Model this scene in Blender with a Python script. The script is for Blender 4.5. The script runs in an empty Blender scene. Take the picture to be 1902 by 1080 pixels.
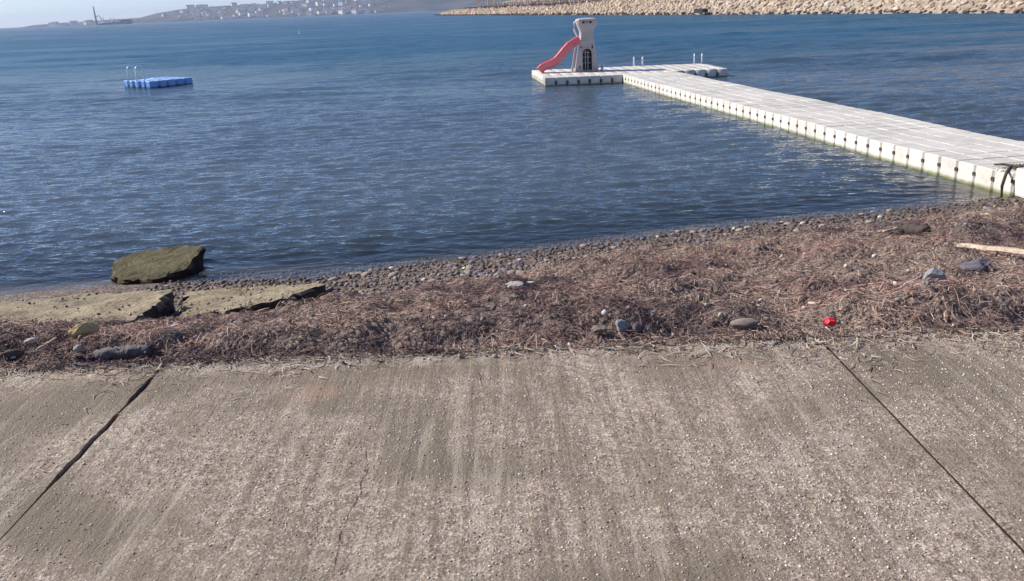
import bpy, bmesh, math, random
import numpy as np
from mathutils import Vector, Matrix, noise as mnoise

random.seed(7)
rng = np.random.default_rng(7)
scene = bpy.context.scene
COL = scene.collection

# ------------------------------------------------------------------ camera
F_PX, HCAM = 1600.0, 3.2
PHI = math.atan(0.041)
TH = math.atan(526.6 / F_PX)
_c, _s = math.cos, math.sin
FW = Vector((0, _c(TH), -_s(TH)))
_u0 = Vector((0, _s(TH), _c(TH)))
_r0 = Vector((1, 0, 0))
RT = _r0 * _c(PHI) - _u0 * _s(PHI)
UP = _u0 * _c(PHI) + _r0 * _s(PHI)
cam_d = bpy.data.cameras.new('camera')
cam = bpy.data.objects.new('camera', cam_d)
COL.objects.link(cam)
cam.matrix_world = Matrix(((RT.x, UP.x, -FW.x, 0), (RT.y, UP.y, -FW.y, 0), (RT.z, UP.z, -FW.z, HCAM), (0, 0, 0, 1)))
cam_d.sensor_width = 36
cam_d.lens = F_PX / 1902 * 36
cam_d.clip_start = 0.05
cam_d.clip_end = 20000
scene.camera = cam

# ------------------------------------------------------------------ light
SUN_EL, SUN_AZ = 36.0, -72.0            # azimuth from +Y, clockwise positive: the sun stands to the left
w = bpy.data.worlds.new('World')
scene.world = w
w.use_nodes = True
nt = w.node_tree
bg = nt.nodes['Background']
sky = nt.nodes.new('ShaderNodeTexSky')
sky.sky_type = 'NISHITA'
sky.sun_disc = False
sky.sun_elevation = math.radians(SUN_EL)
sky.sun_rotation = math.radians(SUN_AZ)
sky.air_density = 0.75
sky.dust_density = 0.3
sky.ozone_density = 3.0
wb = nt.nodes.new('ShaderNodeMix'); wb.data_type = 'RGBA'; wb.blend_type = 'MULTIPLY'
wb.inputs[0].default_value = 1.0; wb.inputs[7].default_value = (0.92, 0.96, 1.12, 1)      # the camera's cool white balance
nt.links.new(sky.outputs[0], wb.inputs[6]); nt.links.new(wb.outputs[2], bg.inputs[0])
bg.inputs[1].default_value = 0.075
sd = bpy.data.lights.new('sun', 'SUN')
sd.energy = 4.2
sd.angle = math.radians(0.5)
sd.color = (1.0, 0.93, 0.84)
sun = bpy.data.objects.new('sun', sd)
COL.objects.link(sun)
_a, _e = math.radians(SUN_AZ), math.radians(SUN_EL)
to_sun = Vector((_s(_a) * _c(_e), _c(_a) * _c(_e), _s(_e)))
sun.rotation_euler = to_sun.to_track_quat('Z', 'Y').to_euler()
scene.view_settings.view_transform = 'Standard'
scene.view_settings.look = 'None'
scene.view_settings.gamma = 1
scene.view_settings.exposure = 0.68
scene.view_settings.use_curve_mapping = False

# ------------------------------------------------------------------ helpers
def at(px, py, z=0.0):
    """where the ray of a photo pixel meets the height z"""
    d = RT * ((px - 951) / F_PX) + UP * ((540 - py) / F_PX) + FW
    t = (z - HCAM) / d.z
    return Vector((d.x * t, d.y * t, z))

def hash2(ix, iy, seed):
    n = (ix.astype(np.int64) * 374761393 + iy.astype(np.int64) * 668265263 + seed * 974634777) & 0x7fffffff
    n = ((n ^ (n >> 13)) * 1274126177) & 0x7fffffff
    n = n ^ (n >> 16)
    return (n & 0xffff) / 65535.0

def vn(x, y, seed=0):
    x = np.asarray(x, float); y = np.asarray(y, float)
    ix = np.floor(x); iy = np.floor(y)
    fx = x - ix; fy = y - iy
    fx = fx * fx * (3 - 2 * fx); fy = fy * fy * (3 - 2 * fy)
    a = hash2(ix, iy, seed); b = hash2(ix + 1, iy, seed)
    c = hash2(ix, iy + 1, seed); d = hash2(ix + 1, iy + 1, seed)
    return (a * (1 - fx) + b * fx) * (1 - fy) + (c * (1 - fx) + d * fx) * fy

def fbm(x, y, seed=0, o=4):
    t = 0; a = 0.5; n = 0
    for i in range(o):
        t = t + a * vn(np.asarray(x) * 2 ** i + 17.3 * i, np.asarray(y) * 2 ** i - 9.1 * i, seed + i); n += a; a *= 0.5
    return t / n

def smooth(a, b, x):
    t = np.clip((np.asarray(x, float) - a) / (b - a), 0, 1)
    return t * t * (3 - 2 * t)

def np_mesh(name, V, Fc, smooth_shade=False):
    """V (n,3), Fc (m,k) all faces with k corners"""
    me = bpy.data.meshes.new(name)
    V = np.asarray(V, np.float32); Fc = np.asarray(Fc, np.int32)
    k = Fc.shape[1]
    me.vertices.add(len(V)); me.vertices.foreach_set('co', V.ravel())
    me.loops.add(Fc.size); me.loops.foreach_set('vertex_index', Fc.ravel())
    me.polygons.add(len(Fc))
    me.polygons.foreach_set('loop_start', np.arange(len(Fc), dtype=np.int32) * k)
    me.polygons.foreach_set('loop_total', np.full(len(Fc), k, np.int32))
    if smooth_shade:
        me.polygons.foreach_set('use_smooth', np.ones(len(Fc), bool))
    me.update(calc_edges=True); me.validate()
    return me

def add_attr(me, name, vals):
    vals = np.asarray(vals, np.float32)
    if vals.ndim == 1:
        a = me.attributes.new(name, 'FLOAT', 'POINT'); a.data.foreach_set('value', vals)
    else:
        a = me.attributes.new(name, 'FLOAT_COLOR', 'POINT')
        c = np.ones((len(vals), 4), np.float32); c[:, :3] = vals
        a.data.foreach_set('color', c.ravel())

def link(name, me, mat=None, parent=None):
    o = bpy.data.objects.new(name, me)
    COL.objects.link(o)
    if mat is not None and me is not None and not me.materials: me.materials.append(mat)
    if parent is not None: o.parent = parent
    return o

def bm_obj(name, bm, mat, parent=None, shade=False):
    me = bpy.data.meshes.new(name)
    bmesh.ops.recalc_face_normals(bm, faces=bm.faces[:])
    bm.to_mesh(me); bm.free()
    if shade:
        for p in me.polygons: p.use_smooth = True
    return link(name, me, mat, parent)

def thing(name, label, cat, loc=(0, 0, 0), rz=0.0, group=None):
    o = bpy.data.objects.new(name, None); COL.objects.link(o)
    o.location = loc; o.rotation_euler = (0, 0, rz); o.empty_display_size = 0.2
    return tag(o, label, cat, group)

def tag(o, label, cat, group=None):
    o['label'] = label; o['category'] = cat
    if group: o['group'] = group
    return o

def struct(o, kind='structure'):
    o['kind'] = kind; return o

def box(bm, lo, hi, M=None):
    x0, y0, z0 = lo; x1, y1, z1 = hi
    v = [bm.verts.new(p) for p in ((x0,y0,z0),(x1,y0,z0),(x1,y1,z0),(x0,y1,z0),(x0,y0,z1),(x1,y0,z1),(x1,y1,z1),(x0,y1,z1))]
    if M is not None:
        for q in v: q.co = M @ q.co
    for f in ((3,2,1,0),(4,5,6,7),(0,1,5,4),(1,2,6,5),(2,3,7,6),(3,0,4,7)):
        bm.faces.new([v[i] for i in f])

def tube(bm, pts, rad, n=7, cap=True):
    pts = [Vector(p) for p in pts]
    rads = rad if isinstance(rad, (list, tuple)) else [rad] * len(pts)
    rings = []
    for i, p in enumerate(pts):
        d = (pts[min(i + 1, len(pts) - 1)] - pts[max(i - 1, 0)]).normalized()
        a = d.cross(Vector((0, 0, 1)))
        if a.length < 0.05: a = d.cross(Vector((1, 0, 0)))
        a.normalize(); b = a.cross(d)
        rings.append([bm.verts.new(p + (a * math.cos(t) + b * math.sin(t)) * rads[i]) for t in [2 * math.pi * k / n for k in range(n)]])
    for r0, r1 in zip(rings, rings[1:]):
        for k in range(n): bm.faces.new((r0[k], r0[(k + 1) % n], r1[(k + 1) % n], r1[k]))
    if cap:
        bm.faces.new(rings[0][::-1]); bm.faces.new(rings[-1])

def prism(bm, top, bottom):
    """closed solid between two outlines of equal corner count"""
    t = [bm.verts.new(p) for p in top]; b = [bm.verts.new(p) for p in bottom]
    n = len(t)
    bm.faces.new(t); bm.faces.new(b[::-1])
    for i in range(n): bm.faces.new((t[i], b[i], b[(i + 1) % n], t[(i + 1) % n]))

# ------------------------------------------------------------------ materials
class NT:
    def __init__(s, name):
        s.m = bpy.data.materials.new(name); s.m.use_nodes = True
        s.t = s.m.node_tree; s.t.nodes.clear()
        s.out = s.t.nodes.new('ShaderNodeOutputMaterial')
    def n(s, typ, **kw):
        nd = s.t.nodes.new('ShaderNode' + typ)
        for k, v in kw.items():
            if k.startswith('i_'): nd.inputs[k[2:].replace('_', ' ')].default_value = v
            else: setattr(nd, k, v)
        return nd
    def l(s, a, b): s.t.links.new(a, b)
    def coord(s, scale=(1, 1, 1), kind='Object', rot=(0, 0, 0)):
        tc = s.n('TexCoord'); mp = s.n('Mapping')
        mp.inputs['Scale'].default_value = scale; mp.inputs['Rotation'].default_value = rot
        s.l(tc.outputs[kind], mp.inputs[0]); return mp.outputs[0]
    def noise(s, co, scale, detail=3, rough=0.55):
        nd = s.n('TexNoise'); nd.inputs['Scale'].default_value = scale; nd.inputs['Detail'].default_value = detail
        nd.inputs['Roughness'].default_value = rough; s.l(co, nd.inputs['Vector']); return nd.outputs['Fac']
    def ramp(s, fac, stops, interp='LINEAR'):
        r = s.n('ValToRGB'); r.color_ramp.interpolation = interp
        el = r.color_ramp.elements
        while len(el) < len(stops): el.new(0.5)
        for e, (p, c) in zip(el, stops):
            e.position = p; e.color = (c, c, c, 1) if isinstance(c, (int, float)) else (*c, 1)
        s.l(fac, r.inputs[0]); return r.outputs['Color']
    def mix(s, fac, a, b, mode='MIX'):
        m = s.n('Mix', data_type='RGBA', blend_type=mode)
        for v, i in ((fac, 0), (a, 6), (b, 7)):
            if hasattr(v, 'node'): s.l(v, m.inputs[i])
            elif isinstance(v, (int, float)): m.inputs[i].default_value = v if i == 0 else (v, v, v, 1)
            else: m.inputs[i].default_value = (*v, 1)
        return m.outputs[2]
    def math(s, op, a, b=None):
        m = s.n('Math', operation=op)
        for v, i in ((a, 0), (b, 1)):
            if v is None: continue
            if hasattr(v, 'node'): s.l(v, m.inputs[i])
            else: m.inputs[i].default_value = v
        return m.outputs[0]
    def bump(s, h, dist, strength=1.0, normal=None):
        b = s.n('Bump'); b.inputs['Strength'].default_value = strength; b.inputs['Distance'].default_value = dist
        s.l(h, b.inputs['Height'])
        if normal is not None: s.l(normal, b.inputs['Normal'])
        return b.outputs[0]
    def pbr(s, color, rough=0.8, bump=None, spec=0.5, metal=0.0):
        p = s.n('BsdfPrincipled')
        if hasattr(color, 'node'): s.l(color, p.inputs['Base Color'])
        else: p.inputs['Base Color'].default_value = (*color, 1)
        if hasattr(rough, 'node'): s.l(rough, p.inputs['Roughness'])
        else: p.inputs['Roughness'].default_value = rough
        p.inputs['Specular IOR Level'].default_value = spec; p.inputs['Metallic'].default_value = metal
        if bump is not None: s.l(bump, p.inputs['Normal'])
        s.l(p.outputs[0], s.out.inputs[0]); return s.m

def simple_mat(name, col, rough=0.7, var=0.25, scale=8.0, bumpd=0.004, metal=0.0, spec=0.4, kind='Object'):
    t = NT(name); co = t.coord(kind=kind)
    n = t.noise(co, scale, 4)
    c = t.mix(t.ramp(n, [(0.3, 0.0), (0.7, 1.0)]), tuple(v * (1 - var) for v in col), tuple(min(1, v * (1 + var)) for v in col))
    return t.pbr(c, rough, t.bump(t.noise(co, scale * 3, 4), bumpd), spec, metal)

def concrete_mat():
    t = NT('exposed_aggregate_concrete'); co = t.coord(kind='Object')
    cos = t.coord((1, 0.07, 1))
    big = t.noise(co, 1.3, 4)
    mid = t.noise(co, 5.0, 5)
    streak = t.noise(cos, 19.0, 3)
    # sand and small stones showing in the paste
    g1 = t.noise(co, 95, 4, 0.75); g2 = t.noise(co, 26, 4, 0.7)
    grain = t.math('ADD', t.math('MULTIPLY', g1, 0.65), t.math('MULTIPLY', g2, 0.35))
    c = t.ramp(grain, [(0.36, (0.085, 0.066, 0.05)), (0.44, (0.205, 0.163, 0.127)), (0.51, (0.305, 0.25, 0.198)), (0.58, (0.50, 0.42, 0.35)), (0.65, (0.78, 0.70, 0.61))])
    v = t.n('TexVoronoi'); v.inputs['Scale'].default_value = 75; t.l(co, v.inputs['Vector'])
    sep = t.n('SeparateColor'); t.l(v.outputs['Color'], sep.inputs[0])
    st = t.ramp(sep.outputs[0], [(0.0, (0.15, 0.12, 0.095)), (0.6, (0.31, 0.255, 0.205)), (1.0, (0.72, 0.65, 0.57))])
    few = t.math('MULTIPLY', t.ramp(sep.outputs[1], [(0.50, 0.0), (0.54, 0.85)]), t.ramp(v.outputs['Distance'], [(0.30, 1.0), (0.48, 0.0)]))
    c = t.mix(few, c, st)
    paste = t.mix(g2, (0.22, 0.175, 0.135), (0.33, 0.27, 0.215))
    cover = t.ramp(t.math('ADD', t.math('MULTIPLY', big, 0.5), t.math('MULTIPLY', mid, 0.5)), [(0.38, 0.30), (0.52, 1.0)])
    c = t.mix(cover, paste, c)
    c = t.mix(t.ramp(big, [(0.37, 0.85), (0.51, 0.0)]), c, (0.175, 0.145, 0.108))             # olive, damp looking patches
    c = t.mix(t.ramp(t.noise(t.coord((1, 1, 1)), 2.6, 3), [(0.60, 0.0), (0.74, 0.35)]), c, (0.48, 0.42, 0.36))   # pale, worn patches
    sm = t.ramp(t.noise(co, 0.9, 2), [(0.38, 0.15), (0.6, 1.0)])
    c = t.mix(t.math('MULTIPLY', sm, t.ramp(streak, [(0.50, 0.0), (0.65, 0.7)])), c, (0.16, 0.13, 0.10))
    c = t.mix(t.ramp(streak, [(0.30, 0.40), (0.45, 0.0)]), c, (0.50, 0.44, 0.37))
    # damp, dirty paving and a pale salt edge beside the weed
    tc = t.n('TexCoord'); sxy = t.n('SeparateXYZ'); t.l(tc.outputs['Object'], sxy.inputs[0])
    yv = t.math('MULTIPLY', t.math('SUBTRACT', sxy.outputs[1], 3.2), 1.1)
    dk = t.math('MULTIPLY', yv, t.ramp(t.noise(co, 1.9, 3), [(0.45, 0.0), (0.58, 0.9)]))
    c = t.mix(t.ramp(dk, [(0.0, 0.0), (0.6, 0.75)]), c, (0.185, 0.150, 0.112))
    pe = t.math('MULTIPLY', t.ramp(t.math('SUBTRACT', sxy.outputs[1], 3.0), [(0.86, 0.0), (1.04, 0.6)]), t.ramp(mid, [(0.42, 0.0), (0.56, 1.0)]))
    c = t.mix(pe, c, (0.56, 0.50, 0.45))
    # reddish stains of their own shape
    for (x, y, rx, ry) in ((-0.92, 3.62, 0.27, 0.22), (1.05, 3.75, 0.3, 0.16)):
        mp = t.n('Mapping'); mp.inputs['Location'].default_value = (-x / rx, -y / ry, 0); mp.inputs['Scale'].default_value = (1 / rx, 1 / ry, 0)
        t.l(tc.outputs['Object'], mp.inputs[0])
        ln = t.n('VectorMath', operation='LENGTH'); t.l(mp.outputs[0], ln.inputs[0])
        f = t.ramp(t.math('ADD', ln.outputs['Value'], t.math('MULTIPLY', mid, 0.8)), [(0.6, 0.42), (1.5, 0.0)])
        c = t.mix(f, c, (0.34, 0.215, 0.165))
    h = t.math('ADD', grain, t.math('MULTIPLY', few, 0.12))
    h = t.math('ADD', h, t.math('MULTIPLY', streak, 0.8))
    c = t.mix(1.0, c, (1.19, 1.16, 1.115), 'MULTIPLY')
    return t.pbr(c, 0.88, t.bump(h, 0.016, 1.0), 0.3)

def attr_mat(name, rough=0.85, spec=0.25, nscale=None, bumpd=0.002, translucent=False):
    t = NT(name)
    a = t.n('Attribute', attribute_name='tint')
    c = a.outputs['Color']
    co = t.coord()
    b = None
    if nscale:
        n = t.noise(co, nscale, 4)
        c = t.mix(t.ramp(n, [(0.3, 0.0), (0.75, 0.55)]), c, t.mix(0.5, c, (0.75, 0.72, 0.68), 'MULTIPLY'))
        b = t.bump(n, bumpd)
    return t.pbr(c, rough, b, spec)

def ground_mat():
    t = NT('beach_ground'); co = t.coord()
    a = t.n('Attribute', attribute_name='zone')       # 0 debris litter, 1 pebbly shore and sea bed
    v = t.n('TexVoronoi'); v.inputs['Scale'].default_value = 26; t.l(co, v.inputs['Vector'])
    sep = t.n('SeparateColor'); t.l(v.outputs['Color'], sep.inputs[0])
    peb = t.ramp(sep.outputs[0], [(0.0, (0.05, 0.035, 0.03)), (0.5, (0.13, 0.095, 0.075)), (0.85, (0.20, 0.15, 0.12)), (1.0, (0.34, 0.28, 0.22))])
    gp = t.n('NewGeometry'); gx = t.n('SeparateXYZ'); t.l(gp.outputs['Position'], gx.inputs[0])
    peb = t.mix(t.ramp(t.math('MULTIPLY', gx.outputs[2], -1.0), [(0.02, 0.0), (0.10, 0.8)]), peb, (0.20, 0.150, 0.092))       # olive sand of the sea bed
    lit = t.mix(t.ramp(t.noise(co, 70, 5, 0.75), [(0.36, 0.0), (0.62, 1.0)]), (0.05, 0.036, 0.031), (0.32, 0.245, 0.20))
    c = t.mix(a.outputs['Fac'], lit, peb)
    h = t.math('ADD', t.math('MULTIPLY', v.outputs['Distance'], -1.0), t.math('MULTIPLY', t.noise(co, 45, 4), 0.5))
    return t.pbr(c, 0.85, t.bump(h, 0.02), 0.3)

def water_mat():
    t = NT('sea_water')
    geo = t.n('NewGeometry')
    pos = geo.outputs['Position']
    def wav(scale, sx, rot, detail):
        mp = t.n('Mapping'); mp.inputs['Scale'].default_value = (scale * sx, scale, scale); mp.inputs['Rotation'].default_value = (0, 0, rot)
        t.l(pos, mp.inputs[0]); return t.noise(mp.outputs[0], 1.0, detail, 0.6)
    h1 = wav(0.55, 0.6, 0.15, 2)        # about 2 m
    h2 = wav(2.0, 0.5, -0.12, 3)        # half a metre
    h3 = wav(6.5, 0.55, 0.25, 3)        # ripples
    far = t.n('Attribute', attribute_name='far')
    near = t.n('Attribute', attribute_name='calm')
    h = t.math('ADD', t.math('MULTIPLY', t.math('MULTIPLY', h1, 0.42), far.outputs['Fac']), t.math('ADD', t.math('MULTIPLY', h2, t.math('ADD', 0.10, t.math('MULTIPLY', far.outputs['Fac'], 0.10))), t.math('MULTIPLY', h3, 0.05)))
    h = t.math('MULTIPLY', h, near.outputs['Fac'])
    nrm = t.bump(h, 1.0, 1.0)
    d = t.n('Attribute', attribute_name='depth')
    # clarity from the depth of water under the surface
    alpha = t.math('SUBTRACT', 1.0, t.math('POWER', 2.718, t.math('MULTIPLY', d.outputs['Fac'], -1.7)))
    body = t.n('BsdfDiffuse'); wc = t.n('Attribute', attribute_name='body'); t.l(wc.outputs['Color'], body.inputs['Color'])
    tr = t.n('BsdfTransparent'); tr.inputs['Color'].default_value = (0.80, 0.82, 0.80, 1)
    m1 = t.n('MixShader'); t.l(alpha, m1.inputs[0]); t.l(tr.outputs[0], m1.inputs[1]); t.l(body.outputs[0], m1.inputs[2])
    gl = t.n('BsdfGlossy'); ro = t.n('Attribute', attribute_name='rough'); t.l(ro.outputs['Fac'], gl.inputs['Roughness']); t.l(nrm, gl.inputs['Normal'])
    fr = t.n('Fresnel'); fr.inputs['IOR'].default_value = 1.33; t.l(nrm, fr.inputs['Normal'])
    m2 = t.n('MixShader'); rs = t.n('Attribute', attribute_name='mirror'); fo = t.math('MULTIPLY', t.math('MULTIPLY', fr.outputs[0], rs.outputs['Fac']), t.math('SUBTRACT', 1.0, geo.outputs['Backfacing'])); t.l(fo, m2.inputs[0]); t.l(m1.outputs[0], m2.inputs[1]); t.l(gl.outputs[0], m2.inputs[2])
    t.l(m2.outputs[0], t.out.inputs[0])
    return t.m

def plastic_cube_mat(name, col, dirt, algae=(0.16, 0.17, 0.06), rough=0.55):
    t = NT(name)
    geo = t.n('NewGeometry'); pos = geo.outputs['Position']
    sx = t.n('SeparateXYZ'); t.l(pos, sx.inputs[0])
    mp = t.n('Mapping'); t.l(pos, mp.inputs[0])
    big = t.noise(mp.outputs[0], 0.9, 5, 0.65); fine = t.noise(mp.outputs[0], 9, 5, 0.65)
    oi = t.n('ObjectInfo')
    c = t.mix(t.ramp(t.math('ADD', t.math('MULTIPLY', big, 0.6), t.math('MULTIPLY', fine, 0.4)), [(0.40, 0.0), (0.62, 0.75)]), col, dirt)
    c = t.mix(t.math('MULTIPLY', oi.outputs['Random'], 0.22), c, tuple(v * 0.8 for v in dirt))
    f = t.ramp(t.math('ADD', sx.outputs[2], t.math('MULTIPLY', fine, 0.10)), [(0.065, 0.95), (0.13, 0.0)])   # algae line left by the water
    c = t.mix(f, c, algae)
    return t.pbr(c, rough, t.bump(fine, 0.004), 0.4)

M = {}
M['concrete'] = concrete_mat()
M['joint'] = simple_mat('joint_soil', (0.03, 0.024, 0.019), 0.95, 0.4, 30)
M['ground'] = ground_mat()
M['water'] = water_mat()
M['straw'] = attr_mat('dead_eelgrass', 0.8, 0.25)
M['pebble'] = attr_mat('pebble_stone', 0.72, 0.4, 14, 0.004)
M['dock'] = plastic_cube_mat('white_pontoon_plastic', (0.74, 0.70, 0.62), (0.45, 0.42, 0.375))
M['raft'] = plastic_cube_mat('blue_pontoon_plastic', (0.12, 0.33, 0.74), (0.30, 0.46, 0.74), (0.02, 0.06, 0.18), 0.3)
M['steel'] = simple_mat('galvanised_steel', (0.72, 0.73, 0.75), 0.35, 0.1, 20, 0.001, 0.35)
M['tower'] = simple_mat('grey_tower_plastic', (0.47, 0.415, 0.39), 0.6, 0.08, 5, 0.002)
M['tower_in'] = simple_mat('dark_tower_inside', (0.05, 0.04, 0.045), 0.8, 0.2, 6)
M['slide'] = simple_mat('faded_red_plastic', (0.70, 0.175, 0.20), 0.45, 0.12, 4, 0.002)
M['moss'] = None
def mossy(name, a, b, c3, side=(0.05, 0.03, 0.022)):
    t = NT(name); co = t.coord()
    n = t.noise(co, 3.2, 6, 0.7); n2 = t.noise(co, 22, 4, 0.7)
    c = t.mix(t.ramp(n, [(0.36, 0.0), (0.64, 1.0)]), a, b)
    c = t.mix(t.ramp(n2, [(0.52, 0.0), (0.7, 0.8)]), c, c3)
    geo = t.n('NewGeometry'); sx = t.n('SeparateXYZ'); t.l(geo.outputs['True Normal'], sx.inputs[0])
    c = t.mix(t.ramp(sx.outputs[2], [(0.25, 1.0), (0.6, 0.0)]), c, side)      # broken faces: dark weed on the mossy slab, painted-in shade on the dry ones
    return t.pbr(c, 0.85, t.bump(t.math('ADD', n, t.math('MULTIPLY', n2, 0.5)), 0.07), 0.3)
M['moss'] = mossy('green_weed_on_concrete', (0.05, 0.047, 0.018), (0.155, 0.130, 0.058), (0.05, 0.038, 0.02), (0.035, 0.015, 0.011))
M['slab'] = mossy('weathered_broken_concrete', (0.20, 0.16, 0.10), (0.37, 0.305, 0.20), (0.09, 0.068, 0.042), (0.05, 0.042, 0.036))  # last colour paints the shade of the end faces
M['wood'] = simple_mat('bleached_driftwood', (0.52, 0.40, 0.31), 0.8, 0.3, 12, 0.006)
M['darkwood'] = simple_mat('dark_wet_driftwood', (0.055, 0.04, 0.035), 0.8, 0.4, 10, 0.008)
M['greywood'] = simple_mat('grey_rotten_driftwood', (0.11, 0.095, 0.10), 0.85, 0.45, 9, 0.02)
M['rope'] = simple_mat('dark_rope_and_gap', (0.06, 0.055, 0.05), 0.9, 0.3, 30)
M['red'] = simple_mat('red_litter', (0.70, 0.03, 0.05), 0.45, 0.15, 20)
M['foam'] = simple_mat('yellowed_foam', (0.82, 0.58, 0.28), 0.8, 0.25, 14, 0.01)
M['stone_pale'] = simple_mat('pale_grey_stone', (0.42, 0.42, 0.43), 0.8, 0.3, 16, 0.008)
M['stone_blue'] = simple_mat('bluish_grey_stone', (0.22, 0.20, 0.24), 0.8, 0.25, 16, 0.008)
M['stone_tan'] = simple_mat('tan_stone', (0.40, 0.32, 0.265), 0.8, 0.25, 16, 0.008)
M['stone_white'] = simple_mat('white_stone', (0.68, 0.63, 0.55), 0.75, 0.2, 16, 0.006)
M['stone_brown'] = simple_mat('brown_stone', (0.17, 0.12, 0.10), 0.75, 0.35, 16, 0.008)

def embank_mat():
    t = NT('bank_soil'); co = t.coord()
    n = t.noise(co, 0.12, 5, 0.65); n2 = t.noise(co, 0.9, 4)
    c = t.mix(n, (0.30, 0.25, 0.19), (0.42, 0.36, 0.28)); c = t.mix(t.ramp(n2, [(0.45, 0.0), (0.65, 0.8)]), c, (0.18, 0.13, 0.10))
    return t.pbr(c, 0.95, t.bump(n2, 0.3), 0.2)
M['bank'] = embank_mat()
M['boulder'] = attr_mat('riprap_boulder', 0.85, 0.25, 1.2, 0.06)
def boulder_single():
    t = NT('riprap_boulder_single'); co = t.coord(); oi = t.n('ObjectInfo')
    c = t.ramp(oi.outputs['Random'], [(0.0, (0.34, 0.24, 0.165)), (0.35, (0.54, 0.41, 0.285)), (0.7, (0.62, 0.48, 0.355)), (1.0, (0.64, 0.55, 0.48))])
    n = t.noise(co, 1.5, 4); c = t.mix(t.ramp(n, [(0.35, 0.0), (0.75, 0.5)]), c, (0.30, 0.24, 0.20))
    geo = t.n('NewGeometry'); sx = t.n('SeparateXYZ'); t.l(geo.outputs['Position'], sx.inputs[0])
    c = t.mix(t.ramp(t.math('ADD', sx.outputs[2], t.math('MULTIPLY', n, 0.4)), [(0.55, 0.92), (0.85, 0.0)]), c, (0.045, 0.038, 0.034))   # weed below the tide line
    return t.pbr(c, 0.85, t.bump(n, 0.08), 0.25)
M['boulder1'] = boulder_single()
M['bark'] = simple_mat('pale_bark', (0.50, 0.40, 0.34), 0.9, 0.35, 1.5, 0.02)
M['twig'] = simple_mat('brown_twigs', (0.16, 0.10, 0.075), 0.9, 0.3, 1.5)
def hill_mat():
    t = NT('far_hillside'); co = t.coord()
    n = t.noise(co, 0.012, 5, 0.6); n2 = t.noise(co, 0.05, 4, 0.6)
    c = t.mix(t.ramp(n, [(0.38, 0.0), (0.6, 1.0)]), (0.030, 0.036, 0.042), (0.095, 0.090, 0.090))
    c = t.mix(t.ramp(n2, [(0.5, 0.0), (0.7, 0.6)]), c, (0.05, 0.055, 0.045))
    return t.pbr(c, 0.95, None, 0.1)
M['hill'] = hill_mat()
M['house'] = simple_mat('white_render', (0.82, 0.80, 0.77), 0.7, 0.05, 0.2)
M['house_b'] = simple_mat('ochre_render', (0.62, 0.50, 0.42), 0.7, 0.05, 0.2)
M['roof'] = simple_mat('dark_roof', (0.16, 0.11, 0.10), 0.8, 0.2, 0.3)
M['shipdark'] = simple_mat('dark_ship_paint', (0.035, 0.04, 0.05), 0.6, 0.1, 0.2)
M['shipwhite'] = simple_mat('white_ship_paint', (0.80, 0.80, 0.80), 0.6, 0.05, 0.2)
M['shipgrey'] = simple_mat('grey_ship_paint', (0.16, 0.17, 0.19), 0.6, 0.05, 0.2)

# ------------------------------------------------------------------ terrain function
YC = 4.07                                   # edge of the paved ramp
ZC = 1.55
_wl = [at(*q, 0.0) for q in ((-500, 580), (0, 552), (200, 529), (420, 524), (600, 518), (700, 502), (900, 480), (1100, 455), (1300, 428), (1500, 407), (1700, 390), (1860, 370))]
WX = np.array([-40] + [p.x for p in _wl] + [12, 40]); WY = np.array([9.6] + [p.y for p in _wl] + [14.6, 17.0])
SBX = np.array([-40, -6, -3, -1.7, -1.3, -0.7, 0, 0.8, 1.7, 3.3, 4.4, 5.9, 8, 40]); SBY = np.array([0.34, 0.34, 0.37, 0.37, 0.35, 0.42, 0.51, 0.53, 0.60, 0.69, 0.69, 0.76, 0.84, 0.88])

def wline(x): return np.interp(x, WX, WY)
def sval(x, y):
    yw = wline(x); return (np.asarray(y, float) - YC) / (yw - YC)
def strawness(x, y):
    s = sval(x, y); sb = np.interp(x, SBX, SBY) + 0.10 * (fbm(np.asarray(x) * 1.3, np.asarray(y) * 1.3, 31, 3) - 0.5)
    return 1 - smooth(sb - 0.05, sb + 0.05, s)
def ground_z(x, y):
    x = np.asarray(x, float); y = np.asarray(y, float)
    s = sval(x, y)
    low = 1 - 0.65 * smooth(-1.2, -1.9, x) * smooth(0.10, 0.26, s) if True else 1
    z = np.where(s < 0, 1.36, np.where(s < 1, 1.47 * np.clip(1 - s, 0, 1) ** 1.08, np.minimum(-(y - wline(x)) * 0.20, -(y - wline(x)) * 0.26 + 0.05)))
    z = np.maximum(z, -3.0)
    st = strawness(x, y) * smooth(-0.02, 0.05, s)
    mound = (0.15 * fbm(x * 1.4, y * 1.9, 5, 3) ** 1.5 + 0.17 * fbm(x * 3.1, y * 3.6, 9, 3) ** 2 + 0.07 * fbm(x * 9, y * 10, 19, 2)) * st
    mound = mound * low
    # long wrack ridges lying along the shore
    r = np.abs(s - (0.10 + 0.07 * np.sin(x * 1.7))) / 0.09
    mound = mound + 0.05 * np.exp(-r * r) * st * fbm(x * 2.2, y * 0.8, 12, 2) * 1.6
    r = np.abs(s - (0.50 + 0.05 * np.sin(x * 1.1 + 1))) / 0.12
    mound = mound + 0.09 * np.exp(-r * r) * st * smooth(-0.5, 1.5, x)
    peb = (0.04 * fbm(x * 2, y * 3, 15, 3) - 0.02) * smooth(0.3, 0.6, s) * (1 - smooth(1.5, 4, s))
    # low place right of the long slab, where a blue pool lies
    px, py = POOL
    pool = -0.24 * np.exp(-(((x - px) / 0.34) ** 2 + ((y - py) / 0.40) ** 2) ** 2)
    return np.where(s < -0.02, z, z + mound + peb + pool)
POOL = tuple(at(618, 551, 0.46))[:2]

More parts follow.
